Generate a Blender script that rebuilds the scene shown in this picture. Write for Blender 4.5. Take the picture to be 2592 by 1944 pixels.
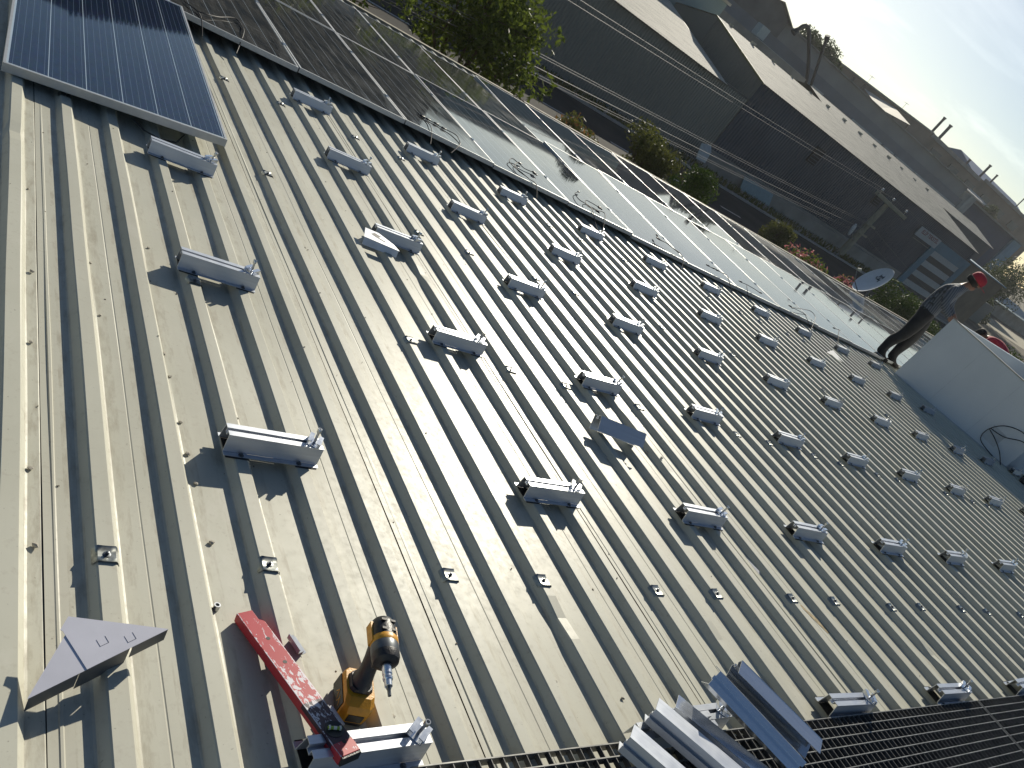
import bpy, bmesh, math, random
from mathutils import Matrix, Vector
random.seed(7)
R = math.radians
scene = bpy.context.scene
for o in list(bpy.data.objects):
    bpy.data.objects.remove(o)
COL = scene.collection

# ------------------------------------------------------------------ camera
cam_data = bpy.data.cameras.new('camera')
cam = bpy.data.objects.new('camera', cam_data)
COL.objects.link(cam)
cam_data.sensor_fit = 'HORIZONTAL'
cam_data.sensor_width = 36.0
cam_data.lens = 28.52
cam_data.clip_start = 0.05
cam_data.clip_end = 3000
CAMPOS = Vector((-0.36744, -1.44453, 1.66678))
_rx = Vector((0.747007, -0.356930, 0.560875))
_ry = Vector((0.201818, -0.682093, -0.702865))
_rz = Vector((0.633443, 0.638240, -0.437494))
cam.matrix_world = Matrix(((_rx.x, -_ry.x, -_rz.x, CAMPOS.x), (_rx.y, -_ry.y, -_rz.y, CAMPOS.y),
                           (_rx.z, -_ry.z, -_rz.z, CAMPOS.z), (0, 0, 0, 1)))
scene.camera = cam

# ------------------------------------------------------------------ sky and sun
SUN_AZ = R(46.7)      # measured from +X towards +Y
SUN_EL = R(22.8)
sun_dir = Vector((math.cos(SUN_EL) * math.cos(SUN_AZ), math.cos(SUN_EL) * math.sin(SUN_AZ), math.sin(SUN_EL)))
world = bpy.data.worlds.new('World')
scene.world = world
world.use_nodes = True
wn, wl = world.node_tree.nodes, world.node_tree.links
wn.clear()
w_out = wn.new('ShaderNodeOutputWorld')
w_bg = wn.new('ShaderNodeBackground')
w_sky = wn.new('ShaderNodeTexSky')
w_sky.sky_type = 'NISHITA'
w_sky.sun_disc = False
w_sky.sun_elevation = SUN_EL
w_sky.sun_rotation = math.pi / 2 - SUN_AZ
w_sky.altitude = 800
w_sky.air_density = 1.0
w_sky.dust_density = 0.85
w_sky.ozone_density = 1.0
w_bg.inputs['Strength'].default_value = 0.056
# thin bright clouds that run over the whole sky
w_tc = wn.new('ShaderNodeTexCoord')
w_sep = wn.new('ShaderNodeSeparateXYZ')
wl.new(w_tc.outputs['Generated'], w_sep.inputs[0])
def wmath(op, a, b):
    n = wn.new('ShaderNodeMath'); n.operation = op
    for i, v in enumerate((a, b)):
        if isinstance(v, (int, float)): n.inputs[i].default_value = v
        elif v is not None: wl.new(v, n.inputs[i])
    return n.outputs[0]
zc = wmath('MAXIMUM', w_sep.outputs['Z'], 0.0)
den = wmath('ADD', zc, 0.12)
cx = wmath('DIVIDE', w_sep.outputs['X'], den)
cy = wmath('DIVIDE', w_sep.outputs['Y'], den)
w_comb = wn.new('ShaderNodeCombineXYZ')
wl.new(cx, w_comb.inputs[0]); wl.new(cy, w_comb.inputs[1])
w_noise = wn.new('ShaderNodeTexNoise')
w_noise.inputs['Scale'].default_value = 1.15
w_noise.inputs['Detail'].default_value = 9.0
w_noise.inputs['Roughness'].default_value = 0.62
w_noise.inputs['Distortion'].default_value = 0.35
wl.new(w_comb.outputs[0], w_noise.inputs['Vector'])
w_ramp = wn.new('ShaderNodeValToRGB')
w_ramp.color_ramp.elements[0].position = 0.52
w_ramp.color_ramp.elements[1].position = 0.80
wl.new(w_noise.outputs['Fac'], w_ramp.inputs[0])
w_mix = wn.new('ShaderNodeMixRGB')
w_gain = wn.new('ShaderNodeMixRGB'); w_gain.blend_type = 'MULTIPLY'; w_gain.inputs[0].default_value = 1.0
w_gain.inputs[2].default_value = (1.35, 1.28, 1.2, 1)
w_add = wn.new('ShaderNodeMixRGB'); w_add.blend_type = 'ADD'; w_add.inputs[0].default_value = 1.0
w_add.inputs[2].default_value = (2.6, 2.5, 2.35, 1)
wl.new(w_sky.outputs[0], w_gain.inputs[1])
wl.new(w_gain.outputs[0], w_add.inputs[1])
cf = wmath('MULTIPLY', w_ramp.outputs[0], 0.55)
wl.new(cf, w_mix.inputs[0])
wl.new(w_sky.outputs[0], w_mix.inputs[1])
wl.new(w_add.outputs[0], w_mix.inputs[2])
w_hsv = wn.new('ShaderNodeHueSaturation'); w_hsv.inputs['Saturation'].default_value = 1.0
wl.new(w_mix.outputs[0], w_hsv.inputs['Color'])
w_tint = wn.new('ShaderNodeMixRGB'); w_tint.blend_type = 'MULTIPLY'; w_tint.inputs[0].default_value = 1.0
w_tint.inputs[2].default_value = (0.90, 1.0, 1.10, 1)
wl.new(w_hsv.outputs[0], w_tint.inputs[1])
wl.new(w_tint.outputs[0], w_bg.inputs['Color'])
wl.new(w_bg.outputs[0], w_out.inputs['Surface'])

sun_data = bpy.data.lights.new('sun', 'SUN')
sun_data.energy = 5.0
sun_data.angle = R(0.55)
sun_data.color = (1.0, 0.93, 0.78)
sun = bpy.data.objects.new('sun', sun_data)
COL.objects.link(sun)
sun.rotation_euler = (-sun_dir).to_track_quat('-Z', 'Y').to_euler()

scene.view_settings.view_transform = 'Standard'
scene.view_settings.look = 'None'
scene.view_settings.exposure = 0.2
scene.view_settings.gamma = 1.0
scene.view_settings.use_curve_mapping = False
scene.cycles.use_denoising = True
scene.cycles.max_bounces = 6
scene.cycles.caustics_reflective = False
scene.cycles.caustics_refractive = False

# ------------------------------------------------------------------ helpers
ROOF = Matrix.Rotation(R(-5), 4, 'X')      # roof plane: s along the rows, t down the slope, n off the sheet
def roofm(s, t, n=0.0, rz=0.0, rx=0.0, ry=0.0):
    return (ROOF @ Matrix.Translation((s, t, n)) @ Matrix.Rotation(rz, 4, 'Z') @ Matrix.Rotation(ry, 4, 'Y')
            @ Matrix.Rotation(rx, 4, 'X'))
def frame(x, y, origin):
    x = Vector(x).normalized(); y = Vector(y); z = x.cross(y).normalized(); y = z.cross(x)
    m = Matrix((x, y, z)).transposed().to_4x4(); m.translation = Vector(origin); return m

class MB:
    def __init__(self): self.v = []; self.f = []; self.m = []
    def add(self, vs, fs, mi=0, M=None):
        b = len(self.v)
        for p in vs:
            p = Vector(p)
            self.v.append(tuple(M @ p) if M is not None else tuple(p))
        for q in fs:
            self.f.append(tuple(b + i for i in q)); self.m.append(mi)
        return self
    def box(self, x0, x1, y0, y1, z0, z1, M=None, mi=0):
        vs = [(x0,y0,z0),(x1,y0,z0),(x1,y1,z0),(x0,y1,z0),(x0,y0,z1),(x1,y0,z1),(x1,y1,z1),(x0,y1,z1)]
        return self.add(vs, [(0,3,2,1),(4,5,6,7),(0,1,5,4),(1,2,6,5),(2,3,7,6),(3,0,4,7)], mi, M)
    def prism(self, poly, x0, x1, M=None, mi=0):          # poly in (y,z), counter-clockwise seen from +x
        n = len(poly)
        vs = [(x0, a, b) for a, b in poly] + [(x1, a, b) for a, b in poly]
        fs = [(i, (i+1) % n, n + (i+1) % n, n + i)[::-1] for i in range(n)]
        fs += [tuple(range(n))[::-1], tuple(range(n, 2*n))]
        return self.add(vs, fs, mi, M)
    def slab(self, poly, z0, z1, M=None, mi=0):           # poly in (x,y), ccw from above
        n = len(poly)
        vs = [(a, b, z0) for a, b in poly] + [(a, b, z1) for a, b in poly]
        fs = [(i, (i+1) % n, n + (i+1) % n, n + i) for i in range(n)] + [tuple(range(n))[::-1], tuple(range(n, 2*n))]
        return self.add(vs, fs, mi, M)
    def cyl(self, p0, p1, r0, r1=None, n=10, M=None, mi=0):
        r1 = r0 if r1 is None else r1
        p0, p1 = Vector(p0), Vector(p1); d = (p1 - p0).normalized()
        a = d.orthogonal().normalized(); b = d.cross(a)
        vs = []
        for p, r in ((p0, r0), (p1, r1)):
            for i in range(n):
                t = 2*math.pi*i/n; vs.append(p + a*(r*math.cos(t)) + b*(r*math.sin(t)))
        fs = [(i, (i+1) % n, n + (i+1) % n, n + i) for i in range(n)] + [tuple(range(n))[::-1], tuple(range(n, 2*n))]
        return self.add(vs, fs, mi, M)
    def tube(self, pts, r, n=6, M=None, mi=0, r_end=None):
        pts = [Vector(p) for p in pts]; k = len(pts); vs = []; a = None
        for i, p in enumerate(pts):
            d = (pts[min(i+1, k-1)] - pts[max(i-1, 0)]).normalized()
            a = d.orthogonal().normalized() if a is None else (a - d*a.dot(d)).normalized()
            b = d.cross(a)
            rr = r if r_end is None else r + (r_end - r)*i/(k-1)
            for j in range(n):
                t = 2*math.pi*j/n; vs.append(p + a*(rr*math.cos(t)) + b*(rr*math.sin(t)))
        fs = []
        for i in range(k-1):
            for j in range(n):
                fs.append((i*n+j, i*n+(j+1) % n, (i+1)*n+(j+1) % n, (i+1)*n+j))
        fs += [tuple(range(n))[::-1], tuple(range((k-1)*n, k*n))]
        return self.add(vs, fs, mi, M)
    def lathe(self, prof, n=20, M=None, mi=0, sx=1.0, sy=1.0):   # prof: (radius, height) along z
        vs = []
        for r, h in prof:
            for j in range(n):
                t = 2*math.pi*j/n; vs.append((sx*r*math.cos(t), sy*r*math.sin(t), h))
        k = len(prof); fs = []
        for i in range(k-1):
            for j in range(n):
                fs.append((i*n+j, i*n+(j+1) % n, (i+1)*n+(j+1) % n, (i+1)*n+j))
        if prof[0][0] > 1e-6: fs.append(tuple(range(n))[::-1])
        if prof[-1][0] > 1e-6: fs.append(tuple(range((k-1)*n, k*n)))
        return self.add(vs, fs, mi, M)
    def mesh(self, name, mats, smooth=None):
        me = bpy.data.meshes.new(name)
        me.from_pydata(self.v, [], self.f)
        if not isinstance(mats, (list, tuple)): mats = [mats]
        for m in mats: me.materials.append(m)
        if len(mats) > 1: me.polygons.foreach_set('material_index', self.m)
        if smooth is not None:
            me.polygons.foreach_set('use_smooth', [True]*len(me.polygons))
            me.set_sharp_from_angle(angle=R(smooth))
        me.update()
        return me
    def build(self, name, mats, parent=None, M=None, smooth=None, bevel=None):
        return link(name, self.mesh(name, mats, smooth), parent, M, bevel)
def link(name, me, parent=None, M=None, bevel=None):
    o = bpy.data.objects.new(name, me); COL.objects.link(o)
    if M is not None: o.matrix_basis = M
    if parent is not None: o.parent = parent
    if bevel:
        b = o.modifiers.new('bevel', 'BEVEL'); b.width = bevel; b.segments = 2; b.limit_method = 'ANGLE'; b.angle_limit = R(40)
    return o
def empty(name, M=None, label=None, cat=None, group=None, kind=None):
    o = bpy.data.objects.new(name, None); COL.objects.link(o); o.empty_display_size = 0.1
    if M is not None: o.matrix_basis = M
    return tag(o, label, cat, group, kind)
def tag(o, label=None, cat=None, group=None, kind=None):
    if label: o['label'] = label
    if cat: o['category'] = cat
    if group: o['group'] = group
    if kind: o['kind'] = kind
    return o
def dup(root, M, label=None):
    r = root.copy(); COL.objects.link(r); r.matrix_basis = M
    if label: r['label'] = label
    for ch in root.children:
        c = ch.copy(); COL.objects.link(c); c.parent = r
        for g in ch.children:
            d = g.copy(); COL.objects.link(d); d.parent = c
    return r
ORD = ['first','second','third','fourth','fifth','sixth','seventh','eighth','ninth','tenth','eleventh','twelfth',
       'thirteenth','fourteenth','fifteenth','sixteenth','seventeenth','eighteenth','nineteenth','twentieth']

# ------------------------------------------------------------------ materials
class NT:
    def __init__(self, name):
        self.mat = bpy.data.materials.new(name); self.mat.use_nodes = True
        self.t = self.mat.node_tree; self.n = self.t.nodes; self.l = self.t.links
        self.b = self.n['Principled BSDF']
    def put(self, sock, v):
        if isinstance(v, bpy.types.NodeSocket): self.l.new(v, sock)
        elif isinstance(v, (tuple, list)) and len(v) == 3 and sock.type == 'RGBA': sock.default_value = (*v, 1)
        else: sock.default_value = v
    def set(self, **k):
        for a, v in k.items(): self.put(self.b.inputs[a.replace('_', ' ')], v)
        return self
    def obj(self):
        return self.n.new('ShaderNodeTexCoord').outputs['Object']
    def pos(self):
        return self.n.new('ShaderNodeNewGeometry').outputs['Position']
    def mapv(self, vec, scale):
        m = self.n.new('ShaderNodeMapping'); self.l.new(vec, m.inputs[0]); m.inputs['Scale'].default_value = scale
        return m.outputs[0]
    def noise(self, vec, scale, detail=4, rough=0.55, dist=0.0):
        n = self.n.new('ShaderNodeTexNoise'); self.l.new(vec, n.inputs['Vector'])
        n.inputs['Scale'].default_value = scale; n.inputs['Detail'].default_value = detail
        n.inputs['Roughness'].default_value = rough; n.inputs['Distortion'].default_value = dist
        return n.outputs['Fac']
    def ramp(self, fac, p0, p1, c0=(0,0,0), c1=(1,1,1)):
        r = self.n.new('ShaderNodeValToRGB'); self.l.new(fac, r.inputs[0])
        e = r.color_ramp.elements; e[0].position = p0; e[1].position = p1
        e[0].color = (*c0, 1); e[1].color = (*c1, 1)
        return r.outputs[0]
    def mix(self, fac, a, b, mode='MIX'):
        m = self.n.new('ShaderNodeMixRGB'); m.blend_type = mode
        self.put(m.inputs[0], fac); self.put(m.inputs[1], a); self.put(m.inputs[2], b)
        return m.outputs[0]
    def math(self, op, a, b=None, c=None):
        m = self.n.new('ShaderNodeMath'); m.operation = op
        for i, v in enumerate((a, b, c)):
            if v is not None: self.put(m.inputs[i], v)
        return m.outputs[0]
    def sep(self, vec):
        s = self.n.new('ShaderNodeSeparateXYZ'); self.l.new(vec, s.inputs[0]); return s.outputs
    def bump(self, h, strength, dist=0.01):
        b = self.n.new('ShaderNodeBump'); b.inputs['Strength'].default_value = strength; b.inputs['Distance'].default_value = dist
        self.l.new(h, b.inputs['Height']); self.l.new(b.outputs[0], self.b.inputs['Normal']); return self
def simple(name, col, rough=0.6, metal=0.0, var=0.12, scale=6.0, bump=0.0, spec=None, stretch=(1,1,1)):
    t = NT(name); v = t.mapv(t.pos(), stretch)
    n = t.noise(v, scale, 5)
    lo = tuple(c*(1-var) for c in col); hi = tuple(min(1, c*(1+var)) for c in col)
    t.set(Base_Color=t.ramp(n, 0.3, 0.7, lo, hi), Roughness=rough, Metallic=metal)
    if spec is not None: t.set(Specular_IOR_Level=spec)
    if bump: t.bump(t.noise(v, scale*4, 3), bump, 0.01)
    return t.mat
MT = {}
def roof_paint():
    t = NT('roof_paint'); p = t.pos()
    big = t.noise(p, 1.3, 4, 0.6); fine = t.noise(p, 38, 4, 0.65); spots = t.noise(p, 95, 2, 0.5)
    streak = t.noise(t.mapv(p, (14, 0.6, 6)), 1.0, 5, 0.6)
    c = t.ramp(big, 0.3, 0.75, (0.450, 0.443, 0.362), (0.540, 0.533, 0.448))
    c = t.mix(t.ramp(streak, 0.48, 0.78, (0,0,0), (0.35,0.35,0.35)), c, (0.38, 0.345, 0.275))
    c = t.mix(t.ramp(fine, 0.56, 0.74, (0,0,0), (0.4,0.4,0.4)), c, (0.33, 0.30, 0.24))
    c = t.mix(t.ramp(spots, 0.72, 0.76, (0,0,0), (0.5,0.5,0.5)), c, (0.16, 0.14, 0.11))
    x = t.sep(t.obj())[0]
    d = t.math('PINGPONG', x, 0.1)                           # distance to the nearest rib line
    foot = t.math('MULTIPLY', t.math('LESS_THAN', t.math('ABSOLUTE', t.math('ADD', d, -0.056)), 0.020), 1.0)
    grime = t.noise(t.mapv(p, (40, 9, 40)), 1.0, 6, 0.7)
    c = t.mix(t.math('MULTIPLY', foot, t.ramp(grime, 0.47, 0.68, (0,0,0), (0.6,0.6,0.6))), c, (0.27, 0.235, 0.17))
    scuff = t.noise(t.mapv(p, (3.2, 2.1, 3)), 1.0, 7, 0.72, 1.2)
    c = t.mix(t.ramp(scuff, 0.57, 0.70, (0,0,0), (0.32,0.32,0.32)), c, (0.62, 0.60, 0.54))
    oi = t.n.new('ShaderNodeObjectInfo')
    c = t.mix(t.math('MULTIPLY', oi.outputs['Random'], 0.16), c, (0.36, 0.345, 0.29))
    rg = t.math('ADD', t.math('MULTIPLY', fine, 0.30), t.math('MULTIPLY_ADD', scuff, 0.18, 0.235))
    t.set(Base_Color=c, Roughness=rg, Specular_IOR_Level=0.27)
    h = t.math('ADD', t.math('MULTIPLY', t.noise(t.mapv(p, (7, 2.2, 7)), 1.0, 2), 1.0), t.math('MULTIPLY', fine, 0.06))
    t.bump(h, 0.10, 0.010)
    return t.mat
MT['roof'] = roof_paint()
MT['under'] = simple('roof_underlay_dark', (0.05, 0.05, 0.05), 0.9)
def alu(name, col, rough, stretch=(1, 40, 40), metal=0.9):
    t = NT(name); o = t.obj()
    n = t.noise(t.mapv(o, stretch), 3.0, 4); m = t.noise(o, 22, 4)
    t.set(Base_Color=t.ramp(n, 0.3, 0.7, tuple(c*0.86 for c in col), col), Metallic=metal,
          Roughness=t.math('ADD', t.math('MULTIPLY', m, 0.22), rough - 0.11))
    return t.mat
MT['alu'] = alu('mill_aluminium', (0.60, 0.63, 0.68), 0.38, metal=0.55)
MT['alu_bright'] = alu('bright_aluminium', (0.74, 0.77, 0.82), 0.17, metal=0.8)
MT['alu_frame'] = alu('anodised_frame', (0.52, 0.53, 0.53), 0.50, (8, 8, 8), 0.6)
MT['steel'] = alu('zinc_steel', (0.55, 0.56, 0.57), 0.3, (6, 6, 6), 1.0)
MT['steel_dark'] = alu('dark_steel', (0.16, 0.17, 0.18), 0.38, (6, 6, 6), 0.9)
MT['rubber'] = simple('black_rubber', (0.012, 0.012, 0.013), 0.55, var=0.3, scale=40)
MT['cable'] = simple('black_cable', (0.010, 0.010, 0.011), 0.65, var=0.2, scale=30)
MT['black_plastic'] = simple('black_plastic', (0.018, 0.018, 0.02), 0.42, var=0.3, scale=60, bump=0.15)
MT['yellow_plastic'] = simple('yellow_plastic', (0.62, 0.29, 0.015), 0.42, var=0.16, scale=55, bump=0.1)
MT['galv'] = simple('galvanised_bar', (0.22, 0.22, 0.21), 0.5, 0.5, var=0.35, scale=30)
MT['galv_dark'] = simple('galvanised_dull', (0.10, 0.10, 0.10), 0.6, 0.4, var=0.35, scale=30)
MT['zinc_sheet'] = simple('zinc_sheet', (0.30, 0.31, 0.29), 0.35, 0.9, var=0.35, scale=60)

def pv_cells(name, base, dust):
    t = NT(name); o = t.obj(); x, y, z = t.sep(o)
    cw, chh = 0.1590, 0.1900
    fx = t.math('PINGPONG', t.math('ADD', x, -0.018), cw/2)      # distance to the nearest column gap
    fy = t.math('PINGPONG', t.math('ADD', y, -0.025), chh/2)
    gap = t.math('LESS_THAN', fx, 0.0022); gap2 = t.math('LESS_THAN', fy, 0.0011)
    bb = t.math('PINGPONG', t.math('ADD', x, -0.018), cw/10)
    bus = t.math('MULTIPLY', t.math('GREATER_THAN', bb, cw/10 - 0.0007), 0.45)
    gg = t.math('MAXIMUM', t.math('MAXIMUM', gap, t.math('MULTIPLY', gap2, 0.55)), bus)
    n = t.noise(t.mapv(o, (9, 9, 9)), 1.0, 2)
    c = t.ramp(n, 0.35, 0.65, tuple(b*0.75 for b in base), tuple(b*1.3 for b in base))
    c = t.mix(gg, c, (0.30, 0.36, 0.42))
    dn = t.noise(t.mapv(o, (6, 1.2, 1)), 2.2, 6, 0.6)
    dd = t.math('MULTIPLY', t.ramp(dn, 0.35, 0.75), dust)
    c = t.mix(dd, c, (0.32, 0.28, 0.21))
    t.set(Base_Color=c, Roughness=t.math('ADD', t.math('MULTIPLY', dd, 0.5), 0.018), IOR=1.6, Specular_IOR_Level=0.85)
    return t.mat
MT['pv'] = pv_cells('pv_glass', (0.010, 0.016, 0.030), 0.05)
MT['pv_dusty'] = pv_cells('pv_glass_dusty', (0.016, 0.019, 0.024), 0.26)
def cell_mat():
    t = NT('solar_cell'); o = t.obj(); x, y, z = t.sep(o)
    bb = t.math('PINGPONG', t.math('ADD', x, 0.0785), 0.157/10)
    bus = t.math('MULTIPLY', t.math('GREATER_THAN', bb, 0.0157 - 0.0008), 0.5)
    n = t.noise(t.mapv(t.pos(), (30, 30, 30)), 1.0, 3)
    v = t.n.new('ShaderNodeTexVoronoi'); t.l.new(t.pos(), v.inputs['Vector']); v.inputs['Scale'].default_value = 60
    c = t.mix(0.35, t.ramp(n, 0.3, 0.7, (0.006, 0.013, 0.034), (0.010, 0.021, 0.050)), v.outputs['Color'], 'SOFT_LIGHT')
    c = t.mix(bus, c, (0.20, 0.26, 0.34))
    t.set(Base_Color=c, Roughness=0.03, IOR=1.34, Specular_IOR_Level=0.5)
    return t.mat
MT['cell'] = cell_mat()
MT['backsheet'] = simple('glazed_backsheet', (0.42, 0.50, 0.56), 0.05, var=0.05)
# ------------------------------------------------------------------ the roof underfoot
PITCH = 0.2
RIB_H, RIB_B, RIB_T = 0.030, 0.040, 0.0210
S_MIN, S_MAX = -4, 40
T_MIN, T_MAX = -2.6, 10.5
roof = empty('roof', ROOF, kind='structure')
def sheet_profile():
    p = [(0.0766, 0.0), (0.096, 0.0), (0.0985, 0.0022), (0.104, 0.0022), (0.107, 0.0)]
    for i in range(1, 6):
        c = i*PITCH
        p += [(c-RIB_B-0.004, 0.0), (c-RIB_B+0.001, 0.0016), (c-RIB_T-0.0022, RIB_H-0.0035), (c-RIB_T+0.0016, RIB_H),
              (c+RIB_T-0.0016, RIB_H), (c+RIB_T+0.0022, RIB_H-0.0035), (c+RIB_B-0.001, 0.0016), (c+RIB_B+0.004, 0.0)]
        if i in (1, 4):
            m = c + PITCH/2
            p += [(m-0.003, 0.0), (m-0.0008, -0.0012), (m+0.0008, -0.0012), (m+0.003, 0.0)]
    p += [(1.072, 0.0), (1.0748, -0.0015)]
    return p
PROF = sheet_profile()
def sheet_mesh(seed):
    rnd = random.Random(seed); mb = MB(); segs = 150; n = len(PROF)
    ph = [rnd.uniform(0, 6.28) for _ in range(12)]
    dents = [(rnd.choice([1, 2, 3, 4, 5])*PITCH, rnd.uniform(T_MIN, T_MAX), rnd.uniform(0.003, 0.011), rnd.uniform(0.03, 0.07)) for _ in range(9)]
    for j in range(segs+1):
        t = T_MIN + (T_MAX-T_MIN)*j/segs
        for i, (s, z) in enumerate(PROF):
            lat = 0.0011*math.sin(t*2.1+ph[i % 12]*0.3+ph[0]) + 0.0008*math.sin(t*5.3+ph[1])
            dz = 0.0
            if z < 0.001:
                dz = 0.0012*math.sin(t*1.7+ph[2]+s*9) + 0.0008*math.sin(t*4.4+ph[3]+s*5)
            for (ds, dt, dep, w) in dents:
                if z > 0.02 and abs(s-ds) < 0.03 and abs(t-dt) < 2.5*w: dz -= dep*math.exp(-((t-dt)/w)**2)
            mb.v.append((s+lat*(1 if 2 < i < n-2 else 0), t, z+dz))
    for j in range(segs):
        for i in range(n-1):
            mb.f.append((j*n+i, j*n+i+1, (j+1)*n+i+1, (j+1)*n+i)); mb.m.append(0)
    return mb.mesh('roof_sheet', MT['roof'])
SHEETS = [sheet_mesh(k) for k in range(5)]
for m in range(S_MIN, S_MAX):
    link('roof_sheet', SHEETS[(m*2 + (m//5)) % 5], roof, Matrix.Translation((m, 0, 0)))
MB().box(S_MIN, S_MAX+0.2, T_MIN, T_MAX-0.01, -0.09, -0.006).build('insulation_board', MT['under'], roof)
# saddle washers with their screws, in lines over the purlins
def washer_mesh():
    mb = MB(); t0, t1 = -0.020, 0.020; th = 0.0016
    pr = [(-0.033, -0.014), (-0.0265, RIB_H*0.1), (-0.0225, RIB_H*0.16), (-0.019, 0.0016), (0.019, 0.0016), (0.0225, -0.002), (0.030, -0.013)]
    pr = [(-0.030, -0.0135), (-0.0245, -0.003), (-0.020, 0.0022), (-0.008, 0.0014), (0.008, 0.0014), (0.020, 0.0022), (0.0245, -0.003), (0.030, -0.0135)]
    rows = [(t0-0.004, 0.0035), (t0, 0.0008), (-0.006, 0.0), (0.006, 0.0), (t1, 0.0008), (t1+0.004, 0.0035)]
    n = len(pr); vs = []; fs = []
    for t, dz in rows:
        for s, z in pr: vs.append((s, t, z+dz))
    for j in range(len(rows)-1):
        for i in range(n-1): fs.append((j*n+i, j*n+i+1, (j+1)*n+i+1, (j+1)*n+i))
    return mb.add(vs, fs).mesh('saddle_washer', MT['zinc_sheet'], 50)
WASHER = washer_mesh()
_s = MB(); _s.lathe([(0.0085, 0.0015), (0.0088, 0.0028), (0.006, 0.0034)], 12); _s.lathe([(0.0045, 0.003), (0.0045, 0.009), (0.003, 0.0098)], 6)
SCREW = _s.mesh('screw', MT['steel_dark'], 40)
rw = random.Random(3)
for t in (-0.19, 1.22, 2.62, 4.04):
    for m in range(0, 12 if t < 0 else 9):
        for k in (1, 3):
            if t > 0 and rw.random() < 0.45: continue
            w = link('saddle_washer', WASHER, roof, Matrix.Translation((m+k*PITCH+rw.uniform(-.002, .002), t+rw.uniform(-.012, .012), RIB_H+0.0005)) @ Matrix.Rotation(rw.uniform(-.08, .08), 4, 'Z'))
            link('screw', SCREW, w)
MB().box(1.95, S_MAX, -1.40, -0.80, 0.0292, 0.0296).build('added_dark_sheet', MT['under'], roof)  # added dark sheet that makes the grating cells read black
# eave: gutter trough and its coping
GUT = MB()
GUT.box(S_MIN, S_MAX, T_MAX-0.05, T_MAX+0.75, -0.32, -0.30)
GUT.box(S_MIN, S_MAX, T_MAX-0.07, T_MAX-0.05, -0.32, -0.075)
GUT.build('gutter', simple('gutter_metal', (0.07, 0.065, 0.055), 0.7, 0.2, 0.4, 9), roof)
cop_m = simple('gutter_coping_metal', (0.27, 0.24, 0.17), 0.8, 0.0, 0.3, 5)
for i in range(0, 11):
    a = S_MIN + i*4.0; b = a + 3.985
    if i == 2: b -= 0.25
    MB().prism([(T_MAX+0.75, -0.34), (T_MAX+0.82, -0.34), (T_MAX+0.82, -0.028), (T_MAX+0.75, -0.035)], a, b).build('gutter_coping', cop_m, roof)
# wall of our own building under the eave
MB().box(S_MIN, S_MAX, T_MAX+0.3, T_MAX+0.74, -4.6, -0.325).build('eave_wall', simple('eave_wall_render', (0.40, 0.38, 0.33), 0.9), roof)

# ------------------------------------------------------------------ mounting brackets
BL = 0.308            # length of the short rail
def rail_profile_parts(mb, x0, x1, M=None, mi=0):
    w = 0.0022
    h = 0.060
    def wall(a, b, th):
        a, b = Vector(a), Vector(b); d = (b-a).normalized(); nrm = Vector((-d.y, d.x))*th
        q = [a, b, b+nrm, a+nrm]
        # keep ccw
        ar = sum(q[i].x*q[(i+1) % 4].y - q[(i+1) % 4].x*q[i].y for i in range(4))
        if ar < 0: q = q[::-1]
        mb.prism([(p.x, p.y) for p in q], x0, x1, M, mi)
    for sg in (-1, 1):
        wall((sg*0.033, 0.0025), (sg*0.0255, h-0.0022), w*sg)
        mb.prism([(min(sg*0.0335, sg*0.050), 0.0), (max(sg*0.0335, sg*0.050), 0.0), (max(sg*0.0335, sg*0.050), 0.0024), (min(sg*0.0335, sg*0.050), 0.0024)], x0, x1, M, mi)
        a, b = sorted((sg*0.0066, sg*0.0268))
        mb.prism([(a, h-0.002), (b, h-0.002), (b, h), (a, h)], x0-0.0003, x1+0.0003, M, mi)
        a, b = sorted((sg*0.0066, sg*0.0086))
        mb.prism([(a, h-0.014), (b, h-0.014), (b, h-0.0021), (a, h-0.0021)], x0, x1, M, mi)
    mb.prism([(-0.0086, h-0.0160), (0.0086, h-0.0160), (0.0086, h-0.0142), (-0.0086, h-0.0142)], x0, x1, M, mi)
def rail_mesh(name, L, mat):
    mb = MB(); rail_profile_parts(mb, -L/2, L/2); return mb.mesh(name, mat)
RAIL = rail_mesh('rail', BL, MT['alu'])
PAD = MB().box(-0.036, 0.036, -0.055, 0.055, -0.0025, -0.0001).mesh('rubber_pad', MT['rubber'])
_c = MB()
_c.box(-0.024, 0.024, -0.022, 0.022, 0.0, 0.0025)
for sg in (-1, 1):
    a, b = sorted((sg*0.0195, sg*0.022)); _c.box(-0.024, 0.024, a, b, 0.0026, 0.015)
    a, b = sorted((sg*0.0085, sg*0.0225)); _c.box(-0.024, 0.024, a, b, 0.0151, 0.0176)
CLAMP = _c.mesh('clamp', MT['alu_bright'])
_b = MB(); _b.cyl((0, 0, -0.012), (0, 0, 0.046), 0.0042, n=10)
_b.lathe([(0.0075, 0.040), (0.0075, 0.052), (0.0068, 0.053), (0.0042, 0.053), (0.0038, 0.047), (0.0, 0.047)], 14)
BOLT = _b.mesh('bolt', MT['steel'], 40)
_k = MB(); _k.lathe([(0.0085, 0.0), (0.0085, 0.0014), (0.0062, 0.002)], 12); _k.lathe([(0.0048, 0.0016), (0.0048, 0.0068), (0.004, 0.0074)], 6)
RSCREW = _k.mesh('flange_screw', MT['steel_dark'], 40)
rb = random.Random(11)
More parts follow.
